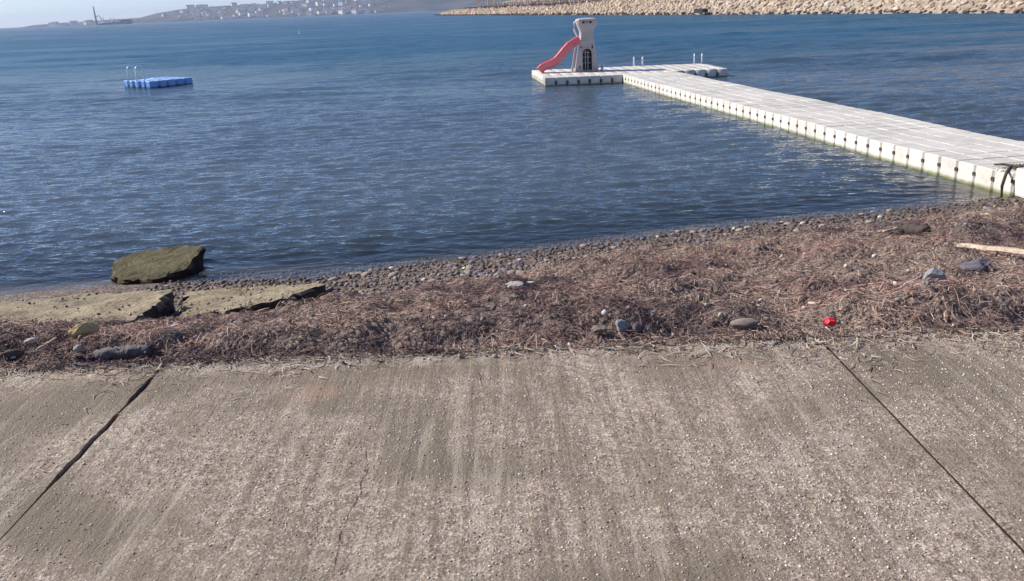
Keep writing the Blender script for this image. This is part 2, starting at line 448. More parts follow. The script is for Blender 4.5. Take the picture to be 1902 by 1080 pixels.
def grid_xy(xs, ys, zf):
    X, Y = np.meshgrid(xs, ys)
    Z = zf(X, Y)
    V = np.stack([X, Y, Z], -1).reshape(-1, 3)
    n, m = len(ys), len(xs)
    i = (np.arange(n - 1)[:, None] * m + np.arange(m - 1)[None, :]).ravel()
    Fq = np.stack([i, i + 1, i + m + 1, i + m], -1)
    return V, Fq

xs = np.concatenate([[-6000, -2000, -600, -200, -80, -40, -25, -18, -14], np.arange(-11, -6, 0.15), np.arange(-6, 9.5, 0.045), np.arange(9.5, 15, 0.2), [18, 24, 32, 50, 90, 200, 600, 2000, 6000]])
ys = np.concatenate([[-400, -100, -40, -15, -6, 0, 3, 3.9], np.arange(4.0, 13.5, 0.042), np.arange(13.5, 20, 0.2), [22, 26, 32, 45, 70, 120, 250, 600, 1500, 3000, 7000]])
V, Fq = grid_xy(xs, ys, ground_z)
me = np_mesh('ground', V, Fq, True)
add_attr(me, 'zone', 1 - strawness(V[:, 0], V[:, 1]))
struct(link('ground', me, M['ground']))

# ------------------------------------------------------------------ pavement
pave_bm = bmesh.new(); box(pave_bm, (-14, -6, 1.30), (14, YC - 0.06, 1.385))
pave = struct(bm_obj('pavement', pave_bm, M['joint']))

def edge_line(p0, p1, amp, seed, step=0.04):
    p0 = Vector((p0[0], p0[1], 0)); p1 = Vector((p1[0], p1[1], 0)); n = max(2, int((p1 - p0).length / step)); d = (p1 - p0).normalized(); nn = Vector((-d.y, d.x, 0))
    r = random.Random(seed); out = []; o = 0
    for i in range(n):
        o = o * 0.75 + r.uniform(-1, 1) * amp
        out.append(p0.lerp(p1, i / n) + nn * (0 if i == 0 else o))
    return out
def slab_piece(pts, z1=ZC, z0=1.388):
    bm = bmesh.new()
    prism(bm, [(p[0], p[1], z1) for p in pts], [(p[0], p[1], z0) for p in pts])
    return bm_obj('concrete_slab', bm, M['concrete'], pave)
JL, JR = -1.772, 1.541
lg, rg = 0.0185, 0.0085
# middle slab (counter-clockwise outline)
mid = edge_line((JL + lg, -6), (JR - rg, -6), 0, 1, 2) + edge_line((JR - rg, -6), (JR - rg, YC), 0.0012, 2) + edge_line((JR - rg, YC), (JL + lg, YC), 0.004, 3) + edge_line((JL + lg, YC), (JL + lg * 0.3, 2.85), 0.0052, 4) + [Vector((JL + 0.003, 2.8, 0)), Vector((JL + 0.003, 1.5, 0))]
slab_piece(mid)
left = edge_line((-14, -6), (JL - 0.002, -6), 0, 1, 4) + edge_line((JL - 0.002, 1.5), (JL - 0.004, 2.8), 0.001, 8) + edge_line((JL - lg * 0.4, 2.85), (JL - lg, YC + 0.01), 0.0052, 5) + edge_line((JL - lg, YC + 0.01), (-14, YC + 0.01), 0.004, 6)
slab_piece(left)
right = edge_line((JR + rg, -6), (14, -6), 0, 1, 4) + edge_line((14, YC + 0.05), (JR + rg, YC + 0.03), 0.004, 7) + edge_line((JR + rg, YC + 0.03), (JR + rg, -6), 0.0012, 9)
slab_piece(right)
for jx, hw in ((JL, 0.03), (JR, 0.02)):
    bm = bmesh.new(); box(bm, (jx - hw * 0.2, -5.9, 1.39), (jx + hw * 0.2, YC - 0.02, 1.547 if jx > 0 else 1.535)); bm_obj('joint_filler', bm, M['joint'], pave)
# hairline cracks filled with dirt
def crack(pxs, wd, seed):
    r = random.Random(seed); P = [at(*q, ZC + 0.002) for q in pxs]; pts = []
    for a, b in zip(P, P[1:]):
        n = max(2, int((b - a).length / 0.022))
        for i in range(n): pts.append(a.lerp(b, i / n) + Vector((r.uniform(-1, 1) * 0.006, 0, 0)))
    bm = bmesh.new(); prev = None
    for i, p in enumerate(pts):
        h = wd * (0.4 + r.random()) * 0.5 * min(1, i / 3 + 0.1, (len(pts) - 1 - i) / 3 + 0.1)
        q = (bm.verts.new(p + Vector((-h, 0, 0))), bm.verts.new(p + Vector((h, 0, 0))))
        if prev: bm.faces.new((prev[0], prev[1], q[1], q[0]))
        prev = q
    bm_obj('crack', bm, M['joint'], pave)
crack([(676, 830), (684, 868), (668, 905), (645, 965), (628, 1010), (617, 1075)], 0.0022, 11)
crack([(897, 735), (880, 756)], 0.0028, 12)
crack([(888, 690), (896, 712), (893, 728)], 0.003, 13)

# ------------------------------------------------------------------ water
ratio = 1.0042
yy = [8.6]
while yy[-1] < 150: yy.append(yy[-1] + max(0.035, yy[-1] * (ratio - 1)))
while yy[-1] < 6500: yy.append(yy[-1] * 1.05)
yy = np.array(yy)
uu = np.concatenate([np.linspace(-8, -0.95, 40)[:-1], np.linspace(-0.95, 0.95, 430), np.linspace(0.95, 8, 40)[1:]])
Yg, Ug = np.meshgrid(yy, uu, indexing='ij')
Xg = Ug * Yg
gz = ground_z(Xg, Yg)
dep = np.maximum(0, -gz)
dyl = np.gradient(yy)[:, None] * np.ones_like(Ug)
Zg = np.zeros_like(Xg)
# wind patches: slicks and rougher water
patch = 0.32 + 0.98 * smooth(0.3, 0.62, fbm(Xg * 0.055 + 3, Yg * 0.16, 44, 3))
dockside = smooth(-0.5, 2.5, Xg - np.interp(Yg, [13.5, 22, 30, 36, 60], [9.0, 8.2, 7.0, 6.5, 5.0]))
patch = patch * (1 + 0.9 * dockside)
for k in range(80):
    lam = 0.13 * (1.05 / 0.13) ** (rng.random() ** 1.2)
    ang = rng.normal(0.08, 0.34)
    kx, ky = math.sin(ang) * 2 * math.pi / lam, math.cos(ang) * 2 * math.pi / lam
    amp = 0.0036 * lam ** 0.78 * (1.3 if lam < 0.42 else 1)
    fade = smooth(2.6, 5.0, lam / dyl)
    ph = rng.random() * 6.28
    warp = 0.9 * fbm(Xg * 0.35 + k, Yg * 0.35, 60 + k % 5, 2) * 6.28
    w1 = np.sin(kx * Xg + ky * Yg + ph + warp)
    Zg += amp * fade * (1 if lam < 0.42 else 0.4 + 0.6 * smooth(11, 26, Yg)) * (w1 + 0.25 * np.sin(2 * (kx * Xg + ky * Yg + ph + warp) + 1.57))
for k in range(26):           # longer waves out in the open water
    lam = 1.2 * 3.4 ** rng.random(); ang = rng.normal(0.05, 0.32)
    kx, ky = math.sin(ang) * 2 * math.pi / lam, math.cos(ang) * 2 * math.pi / lam
    ph = rng.random() * 6.28
    warp = 0.9 * fbm(Xg * 0.12 + k, Yg * 0.12, 80 + k % 5, 2) * 6.28
    Zg += 0.0034 * lam ** 0.8 * smooth(16, 45, Yg) * smooth(2.6, 5.0, lam / dyl) * np.sin(kx * Xg + ky * Yg + ph + warp)
Zg *= patch * smooth(0.0, 0.35, dep) * (1 - smooth(125, 148, Yg))
Zg = Zg + 0.004 * smooth(0, 0.02, dep) * 0
V = np.stack([Xg, Yg, Zg], -1).reshape(-1, 3)
n, m_ = Xg.shape
i = (np.arange(n - 1)[:, None] * m_ + np.arange(m_ - 1)[None, :]).ravel()
Fq = np.stack([i, i + 1, i + m_ + 1, i + m_], -1)
keep = (dep.reshape(-1)[Fq] > 0).any(1)
Fq = Fq[keep]
used = np.unique(Fq); remap = np.full(len(V), -1); remap[used] = np.arange(len(used))
me = np_mesh('sea', V[used], remap[Fq], True)
add_attr(me, 'depth', dep.reshape(-1)[used])
add_attr(me, 'far', smooth(25, 75, Yg).reshape(-1)[used])
fr_ = smooth(18, 80, Yg).reshape(-1)[used]
add_attr(me, 'mirror', 1 - 0.5 * fr_)
add_attr(me, 'body', np.array([0.070, 0.098, 0.130]) * (1 - fr_[:, None]) + np.array([0.032, 0.100, 0.172]) * fr_[:, None])
add_attr(me, 'rough', (0.05 + 0.05 * smooth(20, 80, Yg) + 0.25 * smooth(70, 400, Yg)).reshape(-1)[used])
add_attr(me, 'calm', (0.35 + 0.65 * smooth(0.02, 0.5, dep)).reshape(-1)[used] * np.clip(0.25 + 0.7 * patch, 0, 1.4).reshape(-1)[used])
struct(link('sea', me, M['water']))

pz = float(ground_z(np.array([POOL[0]]), np.array([POOL[1]]))[0]) + 0.10
bm = bmesh.new(); bm.faces.new([bm.verts.new((POOL[0] + 0.5 * math.cos(a), POOL[1] + 0.5 * math.sin(a), pz)) for a in np.linspace(0, 6.283, 29)[:-1]])
pm = bpy.data.meshes.new('puddle'); bm.to_mesh(pm); bm.free()
add_attr(pm, 'depth', np.full(28, 0.35)); add_attr(pm, 'far', np.zeros(28)); add_attr(pm, 'calm', np.full(28, 0.25)); add_attr(pm, 'rough', np.full(28, 0.05)); add_attr(pm, 'mirror', np.ones(28)); add_attr(pm, 'body', np.full((28, 3), 0.05))
struct(link('puddle', pm, M['water']))

# ------------------------------------------------------------------ rip-rap bank across the basin
BL = [at(px, py, 0) for px, py in ((800, 29.2), (850, 29.2), (900, 29), (1000, 29), (1200, 28), (1340, 27.5), (1600, 26), (1902, 25))]
BL = [Vector((p.x, p.y, 0)) for p in BL] + [Vector((71, 84, 0)), Vector((82, 62, 0)), Vector((100, 45, 0))]
cum = [0]
for a, b in zip(BL, BL[1:]): cum.append(cum[-1] + (b - a).length)
def bank_pt(s, u, tip=True):
    """s metres along the waterline from the tip, u metres inland -> ground point"""
    s = min(max(s, 0), cum[-1]); k = max(i for i in range(len(cum)) if cum[i] <= s + 1e-6); k = min(k, len(BL) - 2)
    t = (s - cum[k]) / (cum[k + 1] - cum[k]); p = BL[k].lerp(BL[k + 1], t)
    d = (BL[min(k + 1, len(BL) - 1)] - BL[k]).normalized()
    d2 = (BL[min(k + 2, len(BL) - 1)] - BL[min(k + 1, len(BL) - 2)]).normalized(); d0 = (BL[k] - BL[max(k - 1, 0)]).normalized() if k else d
    d = (d0.lerp(d2, t) + d).normalized()
    nrm = Vector((-d.y, d.x, 0))
    q = p + nrm * u
    env = float(smooth(-60, 75, s))
    top = 3.0 + 2.0 * float(smooth(cum[3], cum[4] + 10, s))
    if u <= 7: z = -0.8 + (u + 1.2) / 8.2 * (top + 0.8)
    elif u <= 14: z = top + 0.1 * (u - 7) / 7
    else: z = top + 0.1 + (min(u, 70) - 14) * 0.16
    return Vector((q.x, q.y, -0.8 + (z + 0.8) * env)), nrm
us = [-1.2, 0, 1.5, 3, 5, 7, 9, 14, 20, 30, 45, 70, 100]
ss = list(np.arange(0, cum[-1], 6.0)) + [cum[-1]]
vb = []; fb = []
for s in ss:
    for u in us:
        p, _ = bank_pt(s, u)
        uu_ = u
        vb.append((p.x, p.y, p.z + (random.uniform(-0.2, 0.2) if u > 7 else 0)))
for a in range(len(ss) - 1):
    for b in range(len(us) - 1):
        q = a * len(us) + b; fb.append((q, q + len(us), q + len(us) + 1, q + 1))
bank = struct(link('embankment', np_mesh('embankment', vb, fb, True), M['bank']))

def rock_mesh(name, seed, sub=2, flat=0.75, rough=0.28, sc=1.0, angular=True):
    r = random.Random(seed); bm = bmesh.new(); bmesh.ops.create_icosphere(bm, subdivisions=sub, radius=1)
    dirs = [Vector((r.gauss(0, 1), r.gauss(0, 1), r.gauss(0, 1))).normalized() for _ in range(9)]
    cut = [r.uniform(0.55, 0.9) for _ in dirs]
    ax = (r.uniform(0.8, 1.2), r.uniform(0.65, 1.0), flat * r.uniform(0.8, 1.1))
    for v in bm.verts:
        p = v.co.copy()
        if angular:
            for d, c in zip(dirs, cut):
                e = p.dot(d)
                if e > c: p -= d * (e - c)
        p *= 1 + r.uniform(-rough, rough) * 0.25 + 0.22 * mnoise.noise(v.co * 1.6 + Vector((seed * 3.7, 0, 0)))
        v.co = Vector((p.x * ax[0], p.y * ax[1], p.z * ax[2])) * sc
    me = bpy.data.meshes.new(name); bm.to_mesh(me); bm.free()
    for p in me.polygons: p.use_smooth = not angular
    return me
def mesh_arrays(me):
    V = np.empty(len(me.vertices) * 3, np.float32); me.vertices.foreach_get('co', V)
    me.calc_loop_triangles(); T = np.empty(len(me.loop_triangles) * 3, np.int32); me.loop_triangles.foreach_get('vertices', T)
    return V.reshape(-1, 3), T.reshape(-1, 3)
def rand_rot(n, tilt=1.0):
    """n rotation matrices"""
    q = rng.normal(size=(n, 4)); q[:, 1:3] *= tilt; q /= np.linalg.norm(q, axis=1)[:, None]
    w_, x, y, z = q.T
    return np.stack([1-2*(y*y+z*z), 2*(x*y-z*w_), 2*(x*z+y*w_), 2*(x*y+z*w_), 1-2*(x*x+z*z), 2*(y*z-x*w_), 2*(x*z-y*w_), 2*(y*z+x*w_), 1-2*(x*x+y*y)], -1).reshape(n, 3, 3)
def scatter(name, protos, P, S, tint, mat, tilt=1.0, parent=None, flat=None):
    """one mesh of many copies"""
    Vs, Ts, Cs = [], [], []; off = 0
    which = rng.integers(0, len(protos), len(P))
    for k, (pv, pt) in enumerate(protos):
        idx = np.where(which == k)[0]
        if not len(idx): continue
        R_ = rand_rot(len(idx), tilt)
        v = np.einsum('nij,vj->nvi', R_, pv) * S[idx][:, None, None]
        if flat is not None: v[:, :, 2] *= flat
        v = v + P[idx][:, None, :]
        f = pt[None] + (np.arange(len(idx)) * len(pv))[:, None, None] + off
        off += len(idx) * len(pv)
        Vs.append(v.reshape(-1, 3)); Ts.append(f.reshape(-1, 3)); Cs.append(np.repeat(tint[idx], len(pv), 0))
    me = np_mesh(name, np.concatenate(Vs), np.concatenate(Ts), True)
    add_attr(me, 'tint', np.concatenate(Cs))
    return struct(link(name, me, mat, parent), 'stuff')

boulder_meshes = [rock_mesh('boulder', 100 + i, 1 if i else 2, 0.75, 0.3) for i in range(6)]
for bmh in boulder_meshes: bmh.materials.append(M['boulder1'])
cand = []
rb = random.Random(3)
s = 0.0
while s < cum[-1]:
    for u in np.arange(-0.9, 7.6, 0.85):
        near = s / cum[-1]
        p, nn = bank_pt(s + rb.uniform(-0.5, 0.5), u + rb.uniform(-0.4, 0.4))
        sc = rb.choice([rb.uniform(0.25, 0.5), rb.uniform(0.35, 0.72), rb.uniform(0.3, 0.95)])
        cand.append((p, sc))
    s += 0.95
def project(p):
    d = Vector(p) - Vector((0, 0, HCAM)); zc = d.dot(FW)
    if zc < 0.1: return None
    return 951 + F_PX * d.dot(RT) / zc, 540 - F_PX * d.dot(UP) / zc, zc
vis = []
for j, (p, sc) in enumerate(cand):
    q = project(p)
    if q and -10 < q[0] < 1910 and q[1] > -8: vis.append((sc / q[2], j))
vis.sort(reverse=True)
singles = {j for _, j in vis[:300]}
for j in singles:
    p, sc = cand[j]
    o = bpy.data.objects.new('boulder', rb.choice(boulder_meshes)); COL.objects.link(o); o.parent = bank
    o.location = p; o.scale = (sc * rb.uniform(0.9, 1.25), sc * rb.uniform(0.9, 1.2), sc)
    o.rotation_euler = (rb.uniform(-0.5, 0.5), rb.uniform(-0.5, 0.5), rb.uniform(0, 6.28))
rest = [cand[j] for j in range(len(cand)) if j not in singles]
P = np.array([tuple(p) for p, _ in rest]); S = np.array([q for _, q in rest])
base = np.array([[0.34, 0.24, 0.165], [0.54, 0.41, 0.285], [0.60, 0.46, 0.34], [0.62, 0.53, 0.44], [0.45, 0.36, 0.26]])
tint = base[rng.integers(0, 5, len(P))] * rng.uniform(0.8, 1.1, (len(P), 1))
tint[P[:, 2] < 0.35] = (0.05, 0.042, 0.036)
bstuff = scatter('boulders', [mesh_arrays(b) for b in boulder_meshes[1:]], P, S, tint, M['boulder'], 1.0, bank)
# a dark drain mouth among the boulders
dp, dn = bank_pt(cum[-1] - (cum[-1] - cum[4]) , 1.2)
q = at(1308, 20, 1.2)
dt = thing('drain_outlet', 'dark low drain mouth jutting from the boulders across the water', 'drain', (at(1308, 28, 0.0).x - 0.2, at(1308, 28, 0.0).y + 0.4, 0.75), 0.75)
dt.scale = (0.8, 0.8, 0.55)
bm = bmesh.new()
for lo, hi in (((-1.2, -0.7, 0.75), (1.2, 2, 0.95)), ((-1.2, -0.7, -0.6), (-1.0, 2, 0.75)), ((1.0, -0.7, -0.6), (1.2, 2, 0.75))): box(bm, lo, hi)
bm_obj('frame', bm, M['shipdark'], dt)
bm = bmesh.new(); box(bm, (-0.998, -0.4, -0.6), (0.998, 1.9, 0.748)); bm_obj('mouth', bm, M['shipdark'], dt)

# ------------------------------------------------------------------ bare trees on the bank
def tree_meshes(seed):
    r = random.Random(seed); bt = bmesh.new(); bc = bmesh.new()
    h = r.uniform(8, 11); lean = r.uniform(-0.5, 0.5)
    trunk = [(0, 0, -0.5), (0.03, 0, 1.5), (lean * 0.3, r.uniform(-.2, .2), 4), (lean * 0.7, r.uniform(-.3, .3), 6.5), (lean, 0, h)]
    tube(bt, trunk, [0.30, 0.25, 0.19, 0.12, 0.03], 6)
    for k in range(11):
        z0 = r.uniform(2.2, h * 0.85); a = r.uniform(0, 6.28); L = (h - z0) * 0.45 + 0.8
        b0 = Vector((lean * z0 / h, 0, z0)); b1 = b0 + Vector((math.cos(a) * L * 0.5, math.sin(a) * L * 0.5, L * 0.45)); b2 = b0 + Vector((math.cos(a) * L * 0.9, math.sin(a) * L * 0.9, L * 1.0))
        tube(bt, [b0, b1, b2], [0.07, 0.05, 0.02], 4)
        for t in range(16):
            q = b1.lerp(b2, r.random()); e = q + Vector((r.gauss(0, 0.55), r.gauss(0, 0.55), r.uniform(0.1, 1.1)))
            mid_ = q.lerp(e, 0.5) + Vector((r.gauss(0, .1), r.gauss(0, .1), 0))
            tube(bc, [q, mid_, e], [0.025, 0.018, 0.008], 3, False)
    a = bpy.data.meshes.new('trunk'); bt.to_mesh(a); bt.free(); a.materials.append(M['bark'])
    c = bpy.data.meshes.new('crown'); bc.to_mesh(c); bc.free(); c.materials.append(M['twig'])
    return a, c
tms = [tree_meshes(s) for s in (1, 2, 3, 4)]
rt = random.Random(21)
for k in range(84):
    s = 95 + (cum[4] + 20 - 95) * (k + rt.uniform(-0.4, 0.4)) / 84
    u = rt.choice([8.5, 9.5, 11, 14, 18, 24])
    p, _ = bank_pt(s, u)
    ta, tc_ = rt.choice(tms)
    t = thing('bare_tree', 'leafless tree with pale trunk in the row on the far boulder bank', 'tree', p, rt.uniform(0, 6.28), 'bare trees on the boulder bank')
    f = rt.uniform(0.8, 1.2); t.scale = (f, f, f)
    for nm, mm in (('trunk', ta), ('crown', tc_)):
        o = bpy.data.objects.new(nm, mm); COL.objects.link(o); o.parent = t

# tangled brown undergrowth between the trunks
nb = 6000
Vb = np.zeros((nb, 3, 3)); 
for k in range(nb):
    s_b = rt.uniform(70, cum[4] + 15); p, _ = bank_pt(s_b, rt.choice([8, 9, 10, 12, 15, 19, 24]))
    hgt = rt.uniform(0.2, 1.1); lx, ly = rt.gauss(0, 0.8), rt.gauss(0, 0.8); wd = rt.uniform(0.06, 0.16)
    j = Vector((rt.gauss(0, 1.2), rt.gauss(0, 1.2), 0))
    Vb[k] = [p + j + Vector((-wd, 0, -0.2)), p + j + Vector((wd, wd, -0.2)), p + j + Vector((lx, ly, hgt))]
struct(link('undergrowth', np_mesh('undergrowth', Vb.reshape(-1, 3), np.arange(nb * 3).reshape(-1, 3)), M['twig']), 'stuff')

# ------------------------------------------------------------------ far shore
D0 = 2600.0
def horiz(px):
    d = RT * ((px - 951) / F_PX) + UP * ((540 - (51.8 - 0.041 * px)) / F_PX) + FW
    return d.x / d.y
HX = [-900, -300, 0, 40, 60, 100, 200, 262, 290, 340, 420, 480, 560, 640, 700, 760, 830, 1000, 1300, 1900, 2600]
HH = [0, 0, 0, 1, 4, 6, 9, 10, 17, 25, 26, 26, 30, 31, 30, 31, 33, 36, 38, 34, 20]
def hill_h(px): return np.interp(px, HX, HH) * 1.62
vb = []; fb = []
pxs = np.arange(-900, 2600, 6.0)
rows = [0, 25, 60, 120, 200, 320, 500, 800]
prof = [0.0, 0.06, 0.16, 0.36, 0.62, 0.86, 1.0, 0.7]
for px in pxs:
    dx = horiz(px)
    wob = 60 * (fbm(np.array(px * 0.01), np.array(0.5), 71, 3) - 0.5)
    for r_, (dr, pf) in enumerate(zip(rows, prof)):
        Y = D0 + float(wob) + dr
        h = float(hill_h(px)) * pf
        h *= 0.86 + 0.34 * float(fbm(np.array(px * 0.02 + 5), np.array(dr * 0.006), 77, 4))
        vb.append((dx * Y, Y, h - (0.6 if dr == 0 else 0)))
for a in range(len(pxs) - 1):
    for b in range(len(rows) - 1):
        q = a * len(rows) + b; fb.append((q, q + len(rows), q + len(rows) + 1, q + 1))
hills = struct(link('hills', np_mesh('hills', vb, fb, True), M['hill']))
HV = np.array(vb).reshape(len(pxs), len(rows), 3)
def house_mesh(seed, wall):
    r = random.Random(seed); bm = bmesh.new()
    a, b, h = r.uniform(4.5, 8), r.uniform(3.5, 5), r.uniform(4.5, 7.5)
    box(bm, (-a, -b, -3), (a, b, h))
    for f in bm.faces: f.material_index = 0
    v = [bm.verts.new(q) for q in ((-a-.3,-b-.4,h+.02),(a+.3,-b-.4,h+.02),(a+.3,b+.4,h+.02),(-a-.3,b+.4,h+.02),(-a-.3,0,h+2.4),(a+.3,0,h+2.4))]
    for f in ((0,1,5,4),(2,3,4,5),(0,4,3),(1,2,5),(3,2,1,0)):
        bm.faces.new([v[i] for i in f]).material_index = 1
    me = bpy.data.meshes.new('house'); bm.to_mesh(me); bm.free(); me.materials.append(wall); me.materials.append(M['roof'])
    return me
hm = [house_mesh(i, M['house'] if i % 4 else M['house_b']) for i in range(8)]
rh = random.Random(5)
nh = 0
while nh < 190:
    px = rh.choice([rh.gauss(620, 60), rh.gauss(470, 60), rh.gauss(380, 40), rh.uniform(90, 260), rh.uniform(340, 700), rh.gauss(650, 40)])
    if not 70 < px < 790: continue
    k = (px + 900) / 6.0; k0 = int(k)
    row = rh.uniform(0.8, 5.2) if px > 300 else rh.uniform(0.3, 2.5); r0_ = int(row)
    q = HV[k0, r0_] * (1 - (row - r0_)) + HV[k0, r0_ + 1] * (row - r0_)
    hi = rh.randrange(8); o = link('house', hm[hi]); o.location = q; o.rotation_euler = (0, 0, rh.gauss(0, 0.5))
    f = rh.uniform(0.7, 1.5); o.scale = (f, f, f)
    wall_ = 'white' if hi % 4 else 'ochre'
    zone_ = 'close to the shore' if row < 2 else ('halfway up the slope' if row < 3.8 else 'near the hilltop')
    side_ = 'left part' if px < 430 else ('middle' if px < 570 else 'right part')
    if px > 300: tag(o, 'small %s house %s in the %s of the hillside town' % (wall_, zone_, side_), 'house', '%s houses %s in the %s of the hillside town' % (wall_, zone_, side_))
    else: tag(o, 'tiny %s house on the low far shore at left near the ship' % wall_, 'house', '%s houses on the low far shore' % wall_)
    nh += 1

# ship lying off the low shore
dx = horiz(213)
SY = 2050.0
ship = thing('cargo_ship', 'distant ship with tall dark mast and white derricks by the low far shore', 'ship', (dx * SY, SY, 0), 0.0)
bm = bmesh.new()
topo = [(-38, -5), (30, -5), (40, 0), (30, 5), (-38, 5)]
prism(bm, [(x, y, 3.2 if x < 20 else 7.0) for x, y in topo], [(x * 0.93, y * 0.8, -0.5) for x, y in topo]); bm_obj('hull', bm, M['shipgrey'], ship)
bm = bmesh.new(); prism(bm, [(18, -4.5, 9.5), (36, -1.5, 10.5), (36, 1.5, 10.5), (18, 4.5, 9.5)], [(14, -5, 3), (34, -3.5, 3), (34, 3.5, 3), (14, 5, 3)]); bm_obj('bow', bm, M['shipdark'], ship)
bm = bmesh.new(); tube(bm, [(-40, 0, 1), (-41, 0, 18), (-41.5, 0, 41)], [2.6, 2.0, 0.9], 8); tube(bm, [(-40.6, 0, 17), (-33, 0, 21), (-27, 0, 10)], 0.9, 6); bm_obj('mast', bm, M['shipgrey'], ship)
for x0, x1, z1 in ((-22, -25, 17), (-6, -9, 15), (6, -1, 14)):
    bm = bmesh.new(); tube(bm, [(x0, 0, 2.5), (x1, 0, z1)], [1.6, 0.9], 6); box(bm, (x0 - 3, -3, 2.5), (x0 + 3, 3, 5)); bm_obj('derrick', bm, M['shipwhite'], ship)

# small white buoy out on the bay
bp = at(556, 63, 0)
by = thing('buoy', 'small white mooring buoy floating far out in the bay', 'buoy', bp)
bm = bmesh.new(); bmesh.ops.create_uvsphere(bm, u_segments=12, v_segments=8, radius=0.20); bmesh.ops.scale(bm, vec=(1, 1, 0.8), verts=bm.verts[:]); bm_obj('float', bm, M['shipwhite'], by, True)
bm = bmesh.new(); tube(bm, [(0, 0, 0.2), (0.05, 0, 0.75)], 0.05, 6); bm_obj('pole', bm, M['shipwhite'], by)

# ------------------------------------------------------------------ floating dock
PT = 0.47
def cube_mesh(name, size, ch, z0, z1, mat, lug=True):
    bm = bmesh.new(); h = size / 2
    def ring(hh, c, z): return [bm.verts.new((x, y, z)) for x, y in ((-hh + c, -hh), (hh - c, -hh), (hh, -hh + c), (hh, hh - c), (hh - c, hh), (-hh + c, hh), (-hh, hh - c), (-hh, -hh + c))]
    rs = [ring(h - 0.03, ch, z0), ring(h, ch, z0 + 0.04), ring(h, ch, z1 - 0.012), ring(h - 0.012, ch, z1)]
    bm.faces.new(rs[0][::-1]); bm.faces.new(rs[-1])
    for a, b in zip(rs, rs[1:]):
        for k in range(8): bm.faces.new((a[k], a[(k + 1) % 8], b[(k + 1) % 8], b[k]))
    if lug:
        zl = z0 + (z1 - z0) * 0.62
        for sx in (-1, 1):
            for sy in (-1, 1):
                Mx = Matrix.Translation((sx * (h - ch * 0.35), sy * (h - ch * 0.35), zl + 0.012 * sx * sy)) @ Matrix.Rotation(math.pi / 4, 4, 'Z')
                box(bm, (-ch * 0.62, -ch * 0.62, -0.018), (ch * 0.62, ch * 0.62, 0.018), Mx)
    bmesh.ops.recalc_face_normals(bm, faces=bm.faces[:])
    me = bpy.data.meshes.new(name); bm.to_mesh(me); bm.free(); me.materials.append(mat); return me
cm = cube_mesh('float_cube', PT - 0.006, 0.034, -0.12, 0.35, M['dock'])
DX = np.interp
NE_Y = [9.0, 13.5, 14.66, 16.01, 17.96, 22.08, 25.86, 30.1, 36.7]
NE_X = [8.66, 8.05, 7.89, 7.67, 7.40, 6.92, 6.38, 5.78, 4.98]
dock = thing('floating_dock', 'long pale floating dock of plastic cubes running out to a T-shaped platform', 'dock', (7.9, 13.5, 0))
DL = dock.location.copy()
cubes = []
y = 36.55
while y > 10.6:
    x0 = float(np.interp(y, NE_Y, NE_X)); sl = (float(np.interp(y + 0.5, NE_Y, NE_X)) - float(np.interp(y - 0.5, NE_Y, NE_X)))
    ang = -math.atan(sl)
    for k in range(5):
        a = PT * (k + 0.5)
        cubes.append((x0 + a * math.cos(ang), y + a * math.sin(ang), ang))
    y -= PT * math.cos(ang)
# end platform
pa = 0.085
for r_ in range(10):
    for k in range(-7, 10):
        u, v = PT * (k + 0.5), PT * (r_ + 0.5)
        if k > 4 and r_ < 2: continue
        ox, oy = 5.0, 36.75
        cubes.append((ox + u * math.cos(pa) - v * math.sin(pa), oy + u * math.sin(pa) * 0 + v * math.cos(pa), 0.0))
def zrow(x, y):
    g = float(ground_z(np.array([x]), np.array([y]))[0])
    return max(0.0, g + 0.10) if y < 15 else 0.0
items = []
for (x, y, a) in cubes:
    items.append((math.hypot(x, y), x, y, a))
front = [it for it in items]
front.sort(key=lambda t: (t[0] if t[2] < 36.6 else (t[0] - 0)))
rd = random.Random(2)
restV, restF = [], []
cv, cf = mesh_arrays(cm)
for n_, (d_, x, y, a) in enumerate(front):
    z = zrow(x, y) + rd.uniform(-0.004, 0.004) + 0.008 * math.sin(y * 1.3)
    if n_ < 300:
        o = bpy.data.objects.new('float_cube', cm); COL.objects.link(o); o.parent = dock
        o.location = Vector((x, y, z)) - DL; o.rotation_euler = (rd.uniform(-.006, .006), rd.uniform(-.006, .006), a + rd.uniform(-.004, .004))
    else:
        ca, sa = math.cos(a), math.sin(a)
        v = np.stack([cv[:, 0] * ca - cv[:, 1] * sa + x, cv[:, 0] * sa + cv[:, 1] * ca + y, cv[:, 2] + z], -1)
        restF.append(cf + sum(len(q) for q in restV)); restV.append(v)
me = np_mesh('float_cubes', np.concatenate(restV) - np.array(DL), np.concatenate(restF)); 
struct(link('float_cubes', me, M['dock'], dock), 'stuff')

